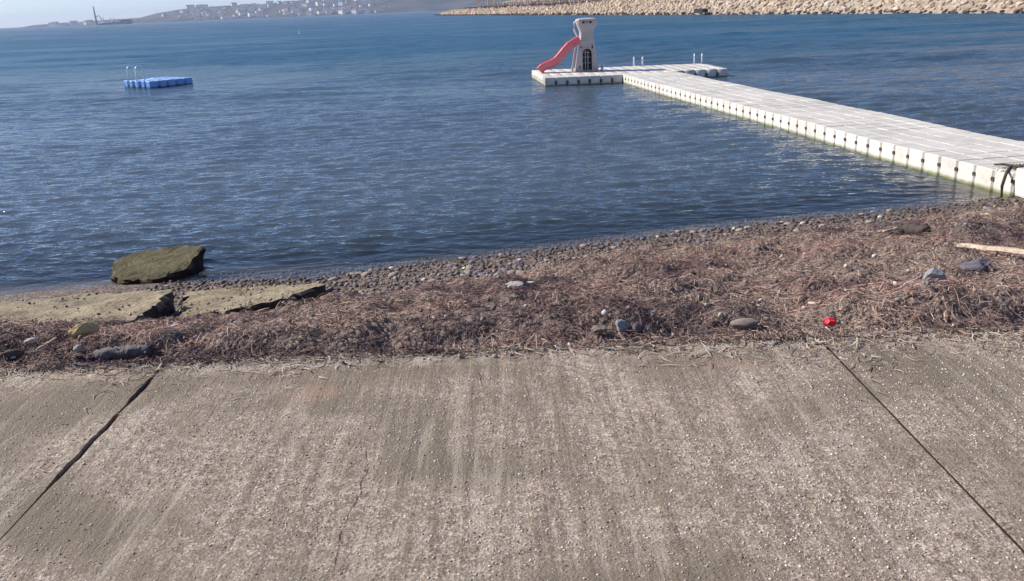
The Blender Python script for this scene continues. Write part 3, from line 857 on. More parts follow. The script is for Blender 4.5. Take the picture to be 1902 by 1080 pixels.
# dark plates painting shade into the cube gaps, dock side and platform front
def gap_shade_mesh(w_, h_):
    bm = bmesh.new()
    for sx in (-1, 1):
        box(bm, (sx * w_ - w_ * 0.55, -0.016, -h_), (sx * w_ + w_ * 0.55, 0.016, h_))
    box(bm, (-w_ * 0.44, -0.012, h_ * 0.1), (w_ * 0.44, 0.012, h_ * 0.7))
    me = bpy.data.meshes.new('gap_shade'); bm.to_mesh(me); bm.free(); me.materials.append(M['rope']); return me
gap_shade_a, gap_shade_b = gap_shade_mesh(0.022, 0.030), gap_shade_mesh(0.030, 0.075)
k_ = 0
while k_ + 5 < len(cubes) and cubes[k_][1] < 36.6 and cubes[k_][2] != 0.0:
    x, y, a = cubes[k_]
    hx, hy = -PT / 2, -PT / 2
    o = bpy.data.objects.new('gap_shade', gap_shade_a); COL.objects.link(o); o.parent = dock
    o.location = Vector((x + hx * math.cos(a) - hy * math.sin(a), y + hx * math.sin(a) + hy * math.cos(a), zrow(x, y) + 0.20)) - DL
    o.rotation_euler = (0, 0, a + math.pi / 2)
    k_ += 5
for k in range(-6, 10):
    u = PT * k
    if 0 < k < 5: continue
    v = 0.0 if k <= 0 else 2 * PT
    o = bpy.data.objects.new('gap_shade', gap_shade_b); COL.objects.link(o); o.parent = dock
    o.location = Vector((5.0 + u * math.cos(pa) - v * math.sin(pa), 36.75 + v * math.cos(pa), 0.13)) - DL

def hoop_rail(parent, base, along, out, h, span, drop):
    """a tube loop like a pool ladder handrail: up from the deck, over, and down outside"""
    bm = bmesh.new(); base = Vector(base); along = Vector(along); out = Vector(out)
    pts = [base]
    for k in range(9):
        t = math.pi * k / 8
        pts.append(base + out * (span / 2 - span / 2 * math.cos(t)) + Vector((0, 0, h - span / 2 + span / 2 * math.sin(t))))
    pts.append(base + out * span + Vector((0, 0, -drop)))
    tube(bm, pts, 0.024, 7)
    return bm_obj('ladder_rail', bm, M['steel'], parent, True)
def ladder_on(parent, pos, out, h=0.62, sp=0.40):
    out = Vector(out).normalized(); side = Vector((-out.y, out.x, 0))
    pos = Vector(pos)
    for s_ in (-0.5, 0.5): hoop_rail(parent, pos + side * sp * s_ - out * 0.2, side, out, h, 0.36, 0.9)
    bm = bmesh.new()
    for z in (-0.3, -0.55, -0.8):
        a = pos - side * sp / 2 + out * 0.16 + Vector((0, 0, z)); b = pos + side * sp / 2 + out * 0.16 + Vector((0, 0, z)); tube(bm, [a, b], 0.018, 6)
    bm_obj('rungs', bm, M['steel'], parent)
l1 = at(1183, 122, 0.35); l2 = at(1299, 118, 0.35)
ladder_on(dock, Vector((l1.x, 41.3, 0.35)) - DL, (0.25, 1, 0), 0.42)
ladder_on(dock, Vector((l2.x - 0.1, 41.3, 0.35)) - DL, (0.2, 1, 0), 0.45, 0.35)

# ------------------------------------------------------------------ play tower and slide
TX, TY, TZ = 3.72, 39.45, 0.355
tower = thing('play_tower', 'grey plastic castle play tower with red slide on the floating platform', 'play tower', (TX, TY, TZ), 0.0)
def oct_ring(hw, hd, ch, z): return [Vector(p + (z,)) for p in ((-hw + ch, -hd), (hw - ch, -hd), (hw, -hd + ch), (hw, hd - ch), (hw - ch, hd), (-hw + ch, hd), (-hw, hd - ch), (-hw, -hd + ch))]
def ring_loft(rings, th=0.05, inner=True):
    bm = bmesh.new()
    R_ = [[bm.verts.new(p) for p in r] for r in rings]
    for a, b in zip(R_, R_[1:]):
        for k in range(8): bm.faces.new((a[k], a[(k + 1) % 8], b[(k + 1) % 8], b[k]))
    return bm
# lower body with an arched doorway in the front wall: front wall built as a plate with a hole
def arch_plate(w0, w1, z0, z1, y0, y1, hw, hb, ht, th, n=8):
    """wall from z0 to z1 (half widths w0, w1; y lean y0 to y1) with an arched opening of half width hw from hb to ht"""
    def yy_(z): return y0 + (y1 - y0) * (z - z0) / (z1 - z0)
    def ww(z): return w0 + (w1 - w0) * (z - z0) / (z1 - z0)
    arch = [(-hw, hb)] + [(-hw * math.cos(math.pi * k / n), ht - hw + hw * math.sin(math.pi * k / n)) for k in range(n + 1)] + [(hw, hb)]
    outer = [(-ww(hb), hb)]
    m_ = len(arch)
    for k in range(1, m_ - 1):
        f = (k - 1) / (m_ - 3)
        if f <= 0.25: z = hb + (z1 - hb) * f / 0.25; outer.append((-ww(z), z))
        elif f >= 0.75: z = hb + (z1 - hb) * (1 - f) / 0.25; outer.append((ww(z), z))
        else: outer.append(((f - 0.5) / 0.25 * ww(z1), z1))
    outer.append((ww(hb), hb))
    bm = bmesh.new()
    def mk(p, back): return bm.verts.new((p[0], yy_(p[1]) + (th if back else 0), p[1]))
    A = [mk(p, 0) for p in arch]; O = [mk(p, 0) for p in outer]; A2 = [mk(p, 1) for p in arch]; O2 = [mk(p, 1) for p in outer]
    for k in range(m_ - 1):
        bm.faces.new((A[k], O[k], O[k + 1], A[k + 1])); bm.faces.new((A2[k + 1], O2[k + 1], O2[k], A2[k])); bm.faces.new((A[k], A[k + 1], A2[k + 1], A2[k])); bm.faces.new((O[k + 1], O[k], O2[k], O2[k + 1]))
    for k in (0, m_ - 1): bm.faces.new((A[k], A2[k], O2[k], O[k]))
    return bm
W0, W1 = 0.50, 0.325
bm = arch_plate(W0, W1, 0.0, 1.22, -0.42, -0.30, 0.20, 0.06, 0.98, 0.05); bm_obj('front_wall', bm, M['tower'], tower)
bm = arch_plate(W0, W1, 0.0, 1.22, 0.37, 0.25, 0.20, 0.06, 0.98, 0.05); bm_obj('back_wall', bm, M['tower'], tower)
bm = bmesh.new(); box(bm, (-W0, -0.42, 0), (W0, 0.42, 0.058)); bm_obj('base', bm, M['tower'], tower)
for sx in (-1, 1):
    bm = bmesh.new()
    prism(bm, [(sx * W1, -0.249, 1.22), (sx * W1, 0.249, 1.22), (sx * (W1 - .05), 0.249, 1.22), (sx * (W1 - .05), -0.249, 1.22)], [(sx * W0, -0.368, 0.06), (sx * W0, 0.368, 0.06), (sx * (W0 - .05), 0.368, 0.06), (sx * (W0 - .05), -0.368, 0.06)])
    bm_obj('side_wall', bm, M['tower'], tower)
bm = bmesh.new(); box(bm, (-0.30, -0.02, 0.07), (0.30, 0.02, 1.1)); bm_obj('inner_panel', bm, M['tower_in'], tower)
# narrow neck, then flared crown with windows
bm = ring_loft([oct_ring(0.335, 0.325, 0.06, 1.20), oct_ring(0.335, 0.325, 0.06, 1.28), oct_ring(0.295, 0.28, 0.05, 1.50), oct_ring(0.285, 0.27, 0.05, 1.66)]); bm_obj('neck', bm, M['tower'], tower)
bm = ring_loft([oct_ring(0.285, 0.27, 0.05, 1.66), oct_ring(0.32, 0.30, 0.06, 1.78), oct_ring(0.42, 0.38, 0.08, 2.02), oct_ring(0.455, 0.40, 0.09, 2.16), oct_ring(0.41, 0.36, 0.08, 2.16), oct_ring(0.26, 0.25, 0.05, 1.80)])
crown = bm_obj('crown', bm, M['tower'], tower)
bm = ring_loft([oct_ring(0.455, 0.40, 0.09, 2.162), oct_ring(0.42, 0.37, 0.08, 2.215), oct_ring(0.28, 0.25, 0.06, 2.25), oct_ring(0.02, 0.02, 0.004, 2.262)]); bm_obj('roof', bm, M['tower'], tower)
def small_window(x, z, w_, h, y, arch=True, parent=tower, lean=0.0):
    bm = bmesh.new()
    pts = [(x - w_, z - h), (x + w_, z - h)] + [(x + w_ * math.cos(math.pi * k / 6), z + h * 0.3 + w_ * math.sin(math.pi * k / 6)) for k in range(7)]
    def yy_(zz): return y + lean * (zz - z)
    prism(bm, [(p, yy_(q) - 0.006, q) for p, q in pts], [(p, yy_(q) + 0.04, q) for p, q in pts]); bm_obj('window', bm, M['tower_in'], parent)
small_window(-0.15, 2.08, 0.055, 0.045, -0.388, lean=-0.16)
small_window(0.0, 2.10, 0.03, 0.03, -0.390, lean=-0.16)
small_window(0.15, 2.08, 0.055, 0.045, -0.388, lean=-0.16)
small_window(-0.26, 1.05, 0.03, 0.05, -0.318, lean=0.1)
small_window(0.235, 1.06, 0.032, 0.09, -0.316, lean=0.1)
small_window(-0.335, 0.22, 0.028, 0.07, -0.400, lean=0.1)
# frame round the doorway
bm = bmesh.new()
pts = [(-0.235, -0.425, 0.06)] + [(-0.235 * math.cos(math.pi * k / 10), -0.425 + 0.1 * (0.78 + 0.235 * math.sin(math.pi * k / 10)), 0.78 + 0.235 * math.sin(math.pi * k / 10)) for k in range(11)] + [(0.235, -0.425, 0.06)]
tube(bm, pts, 0.032, 6); bm_obj('door_frame', bm, M['tower'], tower)
# inner bars seen in the doorway
bm = bmesh.new()
for x in (-0.06, 0.06): tube(bm, [(x, -0.06, 0.07), (x, -0.06, 0.9)], 0.018, 5)
for z in (0.35, 0.6, 0.8): tube(bm, [(-0.18, -0.06, z), (0.18, -0.06, z)], 0.014, 5)
bm_obj('climbing_bars', bm, M['steel'], tower)
# ladder rail at the left edge of the crown
bm = bmesh.new(); tube(bm, [(-0.30, 0.1, 1.3), (-0.40, 0.1, 1.5), (-0.52, 0.08, 1.75), (-0.53, 0.06, 2.08), (-0.44, 0.05, 2.14)], 0.028, 6); bm_obj('handrail', bm, M['shipwhite'], tower)
bm = bmesh.new()
prism(bm, [(-0.50, 0.30, 0.95), (-0.42, 0.30, 1.02), (-0.42, 0.40, 1.02), (-0.50, 0.40, 0.95)], [(-0.66, 0.30, 0.0), (-0.56, 0.30, 0.0), (-0.56, 0.40, 0.0), (-0.66, 0.40, 0.0)]); bm_obj('slide_support', bm, M['tower'], tower)
# slide: open chute swept along an S curve
bm = bmesh.new()
path = [(-0.27, 1.30), (-0.50, 1.20), (-0.72, 1.07), (-0.92, 0.87), (-1.10, 0.66), (-1.30, 0.46), (-1.52, 0.33), (-1.74, 0.26), (-1.92, 0.19), (-2.06, 0.06)]
sec = [(-0.34, 0.23), (-0.31, 0.25), (-0.27, 0.07), (-0.17, 0.0), (0.17, 0.0), (0.27, 0.07), (0.31, 0.25), (0.34, 0.23), (0.33, 0.0), (0.2, -0.10), (-0.2, -0.10), (-0.33, 0.0)]
rings = []
for k, (x, z) in enumerate(path):
    a = path[max(0, k - 1)]; b = path[min(len(path) - 1, k + 1)]
    d = Vector((b[0] - a[0], 0, b[1] - a[1])).normalized(); nn = Vector((d.z, 0, -d.x)); nn = nn if nn.z > 0 else -nn
    rings.append([bm.verts.new(Vector((x, yv * 0.95 - 0.06, z)) + nn * zv) for yv, zv in sec])
for a, b in zip(rings, rings[1:]):
    for k in range(len(sec)): bm.faces.new((a[k], a[(k + 1) % len(sec)], b[(k + 1) % len(sec)], b[k]))
bm.faces.new(rings[0]); bm.faces.new(rings[-1][::-1])
bm_obj('slide', bm, M['slide'], tower, False)
# small white fender on the deck right of the tower
fd = tag(bm_obj('fender', (lambda b: (tube(b, [(0, 0, 0), (0.03, 0, 0.16), (0.0, 0, 0.24)], [0.09, 0.10, 0.04], 8), b)[1])(bmesh.new()), M['shipwhite']), 'small white float standing on the deck right of the play tower', 'fender')
fd.location = (4.42, 39.6, 0.36)

# ------------------------------------------------------------------ blue raft
RP = Vector((-17.80, 44.75, 0))
ra = math.atan2(1.32, 2.15) + math.radians(21.7)
raft = thing('swim_raft', 'small blue floating swim raft with two steel handrails out on the water', 'raft', RP, ra)
rc = cube_mesh('float_cube', 0.488, 0.085, -0.10, 0.33, M['raft'])
for a in range(5):
    for b in range(5):
        o = bpy.data.objects.new('float_cube', rc); COL.objects.link(o); o.parent = raft
        o.location = (0.25 + a * 0.5, 0.25 + b * 0.5, rd.uniform(-.006, .006))
# ladder over the left side (local -x)
for yy_ in (1.05, 1.8): hoop_rail(raft, (0.36, yy_, 0.33), (0, 1, 0), (-1, 0, 0), 0.76, 0.42, 0.7)
bm = bmesh.new()
for z in (-0.25, -0.5): tube(bm, [(-0.06, 1.05, z), (-0.06, 1.8, z)], 0.018, 6)
bm_obj('rungs', bm, M['steel'], raft)

# ------------------------------------------------------------------ broken concrete on the shore
def rough_slab(name, top, thick, mat, label, cat='slab', seed=0, cuts=5, jit=0.025, under=0.9, group=None, relief=0.10):
    """a broken slab: tilted top outline, rugged sides"""
    r = random.Random(seed)
    top = [Vector(p) for p in top]; c = sum(top, Vector()) / len(top)
    pts = []; base_pts = []
    for a, b in zip(top, top[1:] + top[:1]):
        n = max(2, int((b - a).length / 0.07))
        for k in range(n):
            p = a.lerp(b, k / n)
            j = 0 if k == 0 else 1
            base_pts.append(p)
            pts.append(p + Vector((r.uniform(-jit, jit) * j, r.uniform(-jit, jit) * j, r.uniform(-jit, jit) * 0.35 * j)))
    bm = bmesh.new()
    L = []
    inner = [c + (p - c) * 0.985 + Vector((0, 0, 0.0)) for p in pts]
    L.append([bm.verts.new(p + Vector((0, 0, 0))) for p in inner])
    for f, sc in ((0.12, 1.0), (0.45, 0.985), (0.75, 0.97), (1.0, under)):
        L.append([bm.verts.new(c + Vector(((p.x - c.x) * sc, (p.y - c.y) * sc, p.z - c.z)) + Vector((r.uniform(-jit, jit), r.uniform(-jit, jit), -thick * f + r.uniform(-jit, jit) * 0.4))) for p in pts])
    n = len(pts)
    for a, b in zip(L, L[1:]):
        for k in range(n): bm.faces.new((a[k], b[k], b[(k + 1) % n], a[(k + 1) % n]))
    # top: concentric rings so that the surface undulates
    prev = L[0]
    for f in (0.9, 0.78, 0.64, 0.5, 0.36, 0.2):
        cur = []
        for p in base_pts:
            q = c + (p - c) * f
            q.z += relief * (float(fbm(np.array(q.x * 3.1), np.array(q.y * 3.1), 90 + seed, 4)) - 0.5)
            cur.append(bm.verts.new(q))
        for k in range(n): bm.faces.new((prev[k], prev[(k + 1) % n], cur[(k + 1) % n], cur[k]))
        prev = cur
    bm.faces.new(prev); bm.faces.new(L[-1][::-1])
    bmesh.ops.translate(bm, vec=-c, verts=bm.verts[:])
    o = bm_obj(name, bm, mat, None, False); o.location = c
    SLABS.append((top, c))
    return tag(o, label, cat, group)
SLABS = []

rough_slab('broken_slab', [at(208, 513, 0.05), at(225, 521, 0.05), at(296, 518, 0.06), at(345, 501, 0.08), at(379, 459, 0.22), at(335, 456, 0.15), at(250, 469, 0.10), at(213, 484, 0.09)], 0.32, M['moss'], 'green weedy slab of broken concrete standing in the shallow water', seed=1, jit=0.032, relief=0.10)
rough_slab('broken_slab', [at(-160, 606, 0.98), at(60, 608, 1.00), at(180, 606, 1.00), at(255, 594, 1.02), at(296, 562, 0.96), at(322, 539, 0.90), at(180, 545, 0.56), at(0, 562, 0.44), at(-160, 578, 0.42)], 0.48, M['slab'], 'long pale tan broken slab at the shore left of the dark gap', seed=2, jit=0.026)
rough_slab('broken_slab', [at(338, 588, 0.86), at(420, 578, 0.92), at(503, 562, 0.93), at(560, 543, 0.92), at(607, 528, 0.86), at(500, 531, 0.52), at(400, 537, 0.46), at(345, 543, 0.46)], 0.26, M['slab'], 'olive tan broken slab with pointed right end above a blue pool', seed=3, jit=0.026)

# ------------------------------------------------------------------ drift wrack: dead eelgrass as loose ribbons
def straws(name, P, heading, length, width, lift, tint):
    n = len(P); segs = 3
    dirv = np.stack([np.cos(heading), np.sin(heading)], -1)
    side = np.stack([-dirv[:, 1], dirv[:, 0]], -1)
    bend = rng.normal(0, 0.7, n); tilt = rng.normal(0.0, 0.24, n); roll = rng.normal(0, 0.6, n)
    Vs = np.zeros((n, (segs + 1) * 2, 3), np.float32)
    for k in range(segs + 1):
        t = k / segs - 0.5
        cx = P[:, 0] + dirv[:, 0] * t * length + side[:, 0] * bend * length * (0.25 - t * t)
        cy = P[:, 1] + dirv[:, 1] * t * length + side[:, 1] * bend * length * (0.25 - t * t)
        g = ground_z(cx, cy); g = np.where((cy < YC) , np.maximum(g, ZC + 0.002), g)
        cz = g + lift + np.abs(tilt) * length * 0.55 * np.where(tilt > 0, (t + 0.5) ** 1.5, (0.5 - t) ** 1.5) + length * 0.10 * (0.25 - t * t)
        wd = width * (0.5 if k in (0, segs) else 1.0) * 0.5
        for j, sg in enumerate((-1, 1)):
            Vs[:, k * 2 + j, 0] = cx + sg * side[:, 0] * wd * np.cos(roll)
            Vs[:, k * 2 + j, 1] = cy + sg * side[:, 1] * wd * np.cos(roll)
            Vs[:, k * 2 + j, 2] = cz + sg * wd * np.sin(roll) + wd
    f = np.array([[2 * k, 2 * k + 1, 2 * k + 3, 2 * k + 2] for k in range(segs)])
    Fq = (f[None] + (np.arange(n) * (segs + 1) * 2)[:, None, None]).reshape(-1, 4)
    me = np_mesh(name, Vs.reshape(-1, 3), Fq)
    add_attr(me, 'tint', np.repeat(tint, (segs + 1) * 2, 0))
    return struct(link(name, me, M['straw']), 'stuff')

N = 700000
X = rng.uniform(-8, 10.5, N); Yc = YC - 0.03 + (rng.random(N) ** 1.25) * 9.5
k1 = np.abs(X) < 0.66 * Yc + 0.9
X, Yc = X[k1], Yc[k1]; N = len(X)
k1 = rng.random(N) < strawness(X, Yc) * np.clip(2.6 * fbm(X * 1.9, Yc * 2.3, 22, 3) - 0.40, 0.45, 1)
# strands blown onto the paving near the edge
X, Yc = X[k1], Yc[k1]
head = 6.28 * fbm(X * 0.9, Yc * 0.9, 41, 2) * 1.6 + rng.normal(0, 1.0, len(X))
pal = np.array([[0.30, 0.215, 0.155], [0.25, 0.17, 0.125], [0.36, 0.28, 0.21], [0.17, 0.115, 0.09], [0.22, 0.155, 0.135], [0.37, 0.30, 0.24], [0.07, 0.05, 0.042]])
ci = rng.choice(7, len(X), p=[0.25, 0.2, 0.16, 0.15, 0.12, 0.06, 0.06])
tn = 1.45 * np.array([0.97, 0.98, 1.03]) * pal[ci] * rng.uniform(0.75, 1.2, (len(X), 1))
zone = fbm(X * 0.8, Yc * 1.1, 51, 3)
redz = 0.8 * smooth(0.5, 0.75, zone)[:, None]
tn = tn * (1 - redz * np.array([[0.02, 0.16, 0.14]]))
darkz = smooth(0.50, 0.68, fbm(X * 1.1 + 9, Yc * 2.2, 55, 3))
darkz = np.maximum(darkz, 0.9 * smooth(-0.7, -0.1, X) * (1 - smooth(1.1, 1.7, X)) * np.exp(-((Yc - 4.45) / 0.33) ** 2) * fbm(X * 3, Yc * 3, 57, 2) * 1.7)[:, None].clip(0, 1)  # shade along the wrack's front edge, painted into the strand tint
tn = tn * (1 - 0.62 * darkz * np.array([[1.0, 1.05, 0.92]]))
print('straws', len(X)); length = 0.02 + 0.12 * rng.random(len(X)) ** 3.2; width = rng.uniform(0.002, 0.0055, len(X))
lift = rng.uniform(0.0, 0.035, len(X)) * (0.4 + 1.2 * fbm(X * 5, Yc * 5, 61, 2))
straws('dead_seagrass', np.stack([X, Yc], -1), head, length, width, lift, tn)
n2 = 7500
X = rng.uniform(-5, 5.5, n2); dd = rng.exponential(0.11, n2) * np.interp(X, [-5, -1.8, 0.3, 1.2, 5], [0.9, 0.6, 0.6, 1.3, 2.2]) * (0.35 + 1.6 * vn(X * 2.6, X * 0 + 3, 91) ** 2)
Yc = YC - dd
pal2 = np.array([[0.38, 0.30, 0.23], [0.28, 0.20, 0.15], [0.50, 0.43, 0.35]])
straws('loose_seagrass', np.stack([X, Yc], -1), rng.uniform(0, 6.28, n2), rng.uniform(0.02, 0.10, n2), rng.uniform(0.002, 0.006, n2), np.full(n2, 0.001), pal2[rng.integers(0, 3, n2)])

def on_slabs(n):
    P = []
    for top, c in SLABS[1:]:
        A = np.array([[p.x - c.x, p.y - c.y, 1] for p in top]); co_, *_ = np.linalg.lstsq(A, np.array([p.z for p in top]), rcond=None)
        xs_ = [p.x for p in top]; ys_ = [p.y for p in top]
        k = 0
        while k < n:
            x = rng.uniform(max(-5.6, min(xs_)), max(xs_)); y = min(ys_) + (max(ys_) - min(ys_)) * rng.random() ** 1.6
            ins = False
            for a, b in zip(top, top[1:] + top[:1]):
                if (a.y > y) != (b.y > y) and x < a.x + (y - a.y) / (b.y - a.y) * (b.x - a.x): ins = not ins
            if ins: P.append((x, y, co_[0] * (x - c.x) + co_[1] * (y - c.y) + co_[2])); k += 1
    return np.array(P)

# ------------------------------------------------------------------ pebbles
peb_meshes = [rock_mesh('pebble_proto', 300 + i, 1, 0.6, 0.25, 1.0, False) for i in range(5)]
parr = [mesh_arrays(p) for p in peb_meshes]
pp = np.array([[0.15, 0.105, 0.085], [0.20, 0.145, 0.12], [0.11, 0.085, 0.08], [0.24, 0.19, 0.15], [0.16, 0.15, 0.15], [0.075, 0.055, 0.05], [0.32, 0.26, 0.21], [0.19, 0.15, 0.10]])
N = 19000
X = rng.uniform(-4.5, 10.5, N); s_ = rng.uniform(0.30, 1.25, N); Yc = YC + s_ * (wline(X) - YC)
k1 = (rng.random(N) > strawness(X, Yc) * (1 - 0.16 * smooth(-0.5, 1.5, X)))
X, Yc = X[k1], Yc[k1]
S = 0.012 + 0.030 * rng.random(len(X)) ** 2.2
z = ground_z(X, Yc) + S * 0.15
tint = pp[rng.choice(8, len(X), p=[0.2, 0.2, 0.15, 0.12, 0.12, 0.1, 0.05, 0.06])] * rng.uniform(0.75, 1.2, (len(X), 1))
wet = smooth(0.18, 0.05, z)[:, None] * smooth(-0.02, 0.02, z)[:, None]; tint = tint * (1 - 0.45 * wet); uw = smooth(0.0, -0.06, z)[:, None]; tint = tint * (1 - uw) + uw * tint * np.array([[1.05, 1.0, 0.8]])
scatter('pebbles', parr, np.stack([X, Yc, z], -1), S, tint, M['pebble'], 0.25)
# white shell grit and small stones in the wrack and along the paving edge
N = 7000
X = rng.uniform(-4.5, 6.5, N); Yc = YC - 0.12 + 5.0 * rng.random(N) ** 1.3; k1 = (rng.random(N) < 0.35 + 0.65 * smooth(-0.5, 2.5, X)) & (np.abs(X) < 0.66 * Yc + 0.6); X, Yc = X[k1], Yc[k1]; N = len(X)
S = 0.004 + 0.016 * rng.random(N) ** 3
z = np.where(Yc < YC, ZC, ground_z(X, Yc) + 0.03) + S * 0.4
tint = np.array([[0.52, 0.46, 0.40], [0.30, 0.24, 0.19], [0.18, 0.14, 0.12], [0.22, 0.20, 0.20], [0.13, 0.09, 0.075]])[rng.choice(5, N, p=[0.16, 0.24, 0.22, 0.18, 0.20])]
scatter('shell_grit', parr, np.stack([X, Yc, z], -1), S, tint, M['pebble'], 0.3)

P = on_slabs(260); S = 0.004 + 0.016 * rng.random(len(P)) ** 3
P[:, 2] += S * 0.3
scatter('slab_litter', parr, P, S, np.array([[0.10, 0.08, 0.06], [0.22, 0.17, 0.12], [0.40, 0.34, 0.27]])[rng.integers(0, 3, len(P))], M['pebble'], 0.5)

# aggregate chips standing proud of the worn paving
N = 30000
Yc = rng.uniform(1.9, 4.05, N); X = rng.uniform(-1, 1, N) * (0.66 * Yc + 0.35)
k1 = (rng.random(N) < np.clip(2.4 * fbm(X * 2.1, Yc * 1.2, 81, 4) - 0.65 + 0.25 * fbm(X * 14, Yc * 1.5, 82, 2), 0.08, 1)) & (np.abs(X - JL) > 0.03) & (np.abs(X - JR) > 0.02)
X, Yc = X[k1], Yc[k1]
S = 0.0020 + 0.0042 * rng.random(len(X)) ** 2.2
pal3 = np.array([[0.58, 0.51, 0.44], [0.44, 0.37, 0.30], [0.70, 0.63, 0.56], [0.17, 0.14, 0.115]])
scatter('aggregate_chips', parr, np.stack([X, Yc, np.full(len(X), ZC) + S * 0.05], -1), S, pal3[rng.choice(4, len(X), p=[0.34, 0.28, 0.18, 0.20])] * rng.uniform(0.85, 1.1, (len(X), 1)), M['pebble'], 0.3, pave)

# countable cobbles: individuals in groups by colour
cob = {}
for nm, mt in (('brown', 'stone_brown'), ('grey', 'stone_blue'), ('tan', 'stone_tan'), ('pale', 'stone_white')):
    cob[nm] = []
    for i in range(3):
        mm = rock_mesh('cobble', 400 + i * 7 + len(nm), 2, 0.6, 0.2, 1.0, False); mm.materials.append(M[mt]); cob[nm].append(mm)
rc_ = random.Random(8)
lab = {'brown': ('rounded dark brown cobble lying among the pebbles near the waterline', 'brown cobbles near the waterline'),
       'grey': ('rounded bluish grey cobble lying among the pebbles near the waterline', 'grey cobbles near the waterline'),
       'tan': ('tan cobble lying among the pebbles between wrack and water', 'tan cobbles between wrack and water'),
       'pale': ('small pale cobble standing out among the darker pebbles', 'pale cobbles among the pebbles')}
made = 0
while made < 260:
    x = rc_.uniform(-2.2, 8.2); s = rc_.uniform(0.5, 1.04); y = YC + s * (float(wline(x)) - YC)
    if rc_.random() < float(strawness(np.array([x]), np.array([y]))[0]): continue
    nm = rc_.choices(['brown', 'grey', 'tan', 'pale'], [0.5, 0.24, 0.2, 0.06])[0]
    sc = rc_.uniform(0.035, 0.062) * (0.75 if nm == 'pale' else 1)
    o = link('cobble', rc_.choice(cob[nm])); z = float(ground_z(np.array([x]), np.array([y]))[0])
    o.location = (x, y, z + sc * 0.15); o.scale = (sc, sc, sc * rc_.uniform(0.7, 1)); o.rotation_euler = (rc_.uniform(-.3, .3), rc_.uniform(-.3, .3), rc_.uniform(0, 6.28))
    tag(o, lab[nm][0], 'stone', lab[nm][1]); made += 1

# ------------------------------------------------------------------ single things on the wrack
def ground_at(px, py):
    """point of the shore seen at a photo pixel"""
    z = 1.0
    for _ in range(25):
        p = at(px, py, z); g = float(ground_z(np.array([p.x]), np.array([p.y]))[0]); g = max(g, ZC) if p.y < YC else g
        z = z * 0.5 + g * 0.5
    return at(px, py, z)
def stone(px, py, sx, sy, sz, mat, label, seed, rz=0.0, angular=True, name='stone', dz=0.3, cat='stone'):
    p = ground_at(px, py); me = rock_mesh(name, seed, 3, 1.0, 0.16 if angular else 0.1, 1.0, angular); me.materials.append(mat)
    o = link(name, me); o.location = p + Vector((0, 0, sz * dz + 0.03)); o.scale = (sx, sy, sz); o.rotation_euler = (0, 0, rz)
    return tag(o, label, cat)
stone(1729, 545, 0.085, 0.065, 0.075, M['stone_pale'], 'pale grey angular stone on the wrack at right, below the bluish stone', 501, 0.4, dz=0.6)
stone(1815, 506, 0.125, 0.10, 0.055, M['stone_blue'], 'flat bluish grey stone on the wrack just under the pale plank', 502, 0.2)
stone(1383, 614, 0.072, 0.05, 0.032, M['stone_tan'], 'flat tan stone at the paving edge left of the red litter', 503, 0.1, False)
stone(1110, 622, 0.05, 0.035, 0.03, M['stone_tan'], 'rounded tan stone in the dark wrack at the paving edge', 504, 0.0, True, dz=0.15)
stone(1155, 616, 0.042, 0.04, 0.032, M['stone_pale'], 'grey rounded stone right of the tan one at the paving edge', 505, 0.6, True, dz=0.15)
stone(1184, 619, 0.032, 0.028, 0.024, M['stone_blue'], 'small dark bluish stone right of the two stones at the paving edge', 506, 0.3, True, dz=0.15)
stone(1213, 593, 0.019, 0.017, 0.015, M['stone_white'], 'bright white pebble in the brown wrack above the paving edge stones', 507, 0.3, False)
stone(955, 538, 0.085, 0.05, 0.03, M['stone_white'], 'cream flat stone between the pebbles and the wrack', 508, 0.3, True, dz=0.15)
stone(985, 534, 0.05, 0.03, 0.022, M['stone_white'], 'smaller cream stone touching the cream flat stone', 509, 0.1, True, dz=0.15)
stone(148, 660, 0.028, 0.024, 0.024, M['stone_white'], 'white stone below the yellow foam chunk at left', 510, 0.1, False)
stone(1390, 556, 0.03, 0.026, 0.024, M['stone_tan'], 'tan stone half buried in the middle of the wrack', 511, 0.4, False)
stone(1625, 484, 0.035, 0.028, 0.022, M['stone_white'], 'whitish stone alone on the upper wrack left of the plank', 512, 0.4, False)
stone(600, 582, 0.07, 0.05, 0.035, M['stone_blue'], 'mauve grey stone under the pointed end of the olive slab', 513, 0.2, False)
stone(560, 590, 0.06, 0.045, 0.035, M['stone_tan'], 'pinkish stone left of the mauve stone under the olive slab', 514, 0.7, False)
stone(160, 640, 0.070, 0.05, 0.05, M['foam'], 'yellowed chunk of foam on the wrack at far left', 515, 0.5, True, 'foam_chunk', 1.1, 'litter')
stone(25, 672, 0.05, 0.03, 0.028, M['stone_brown'], 'dark brown stone at the left edge of the wrack', 516, 0.5, False)
stone(60, 645, 0.03, 0.022, 0.02, M['stone_white'], 'whitish pebble left of the foam chunk', 517, 0.5, False)

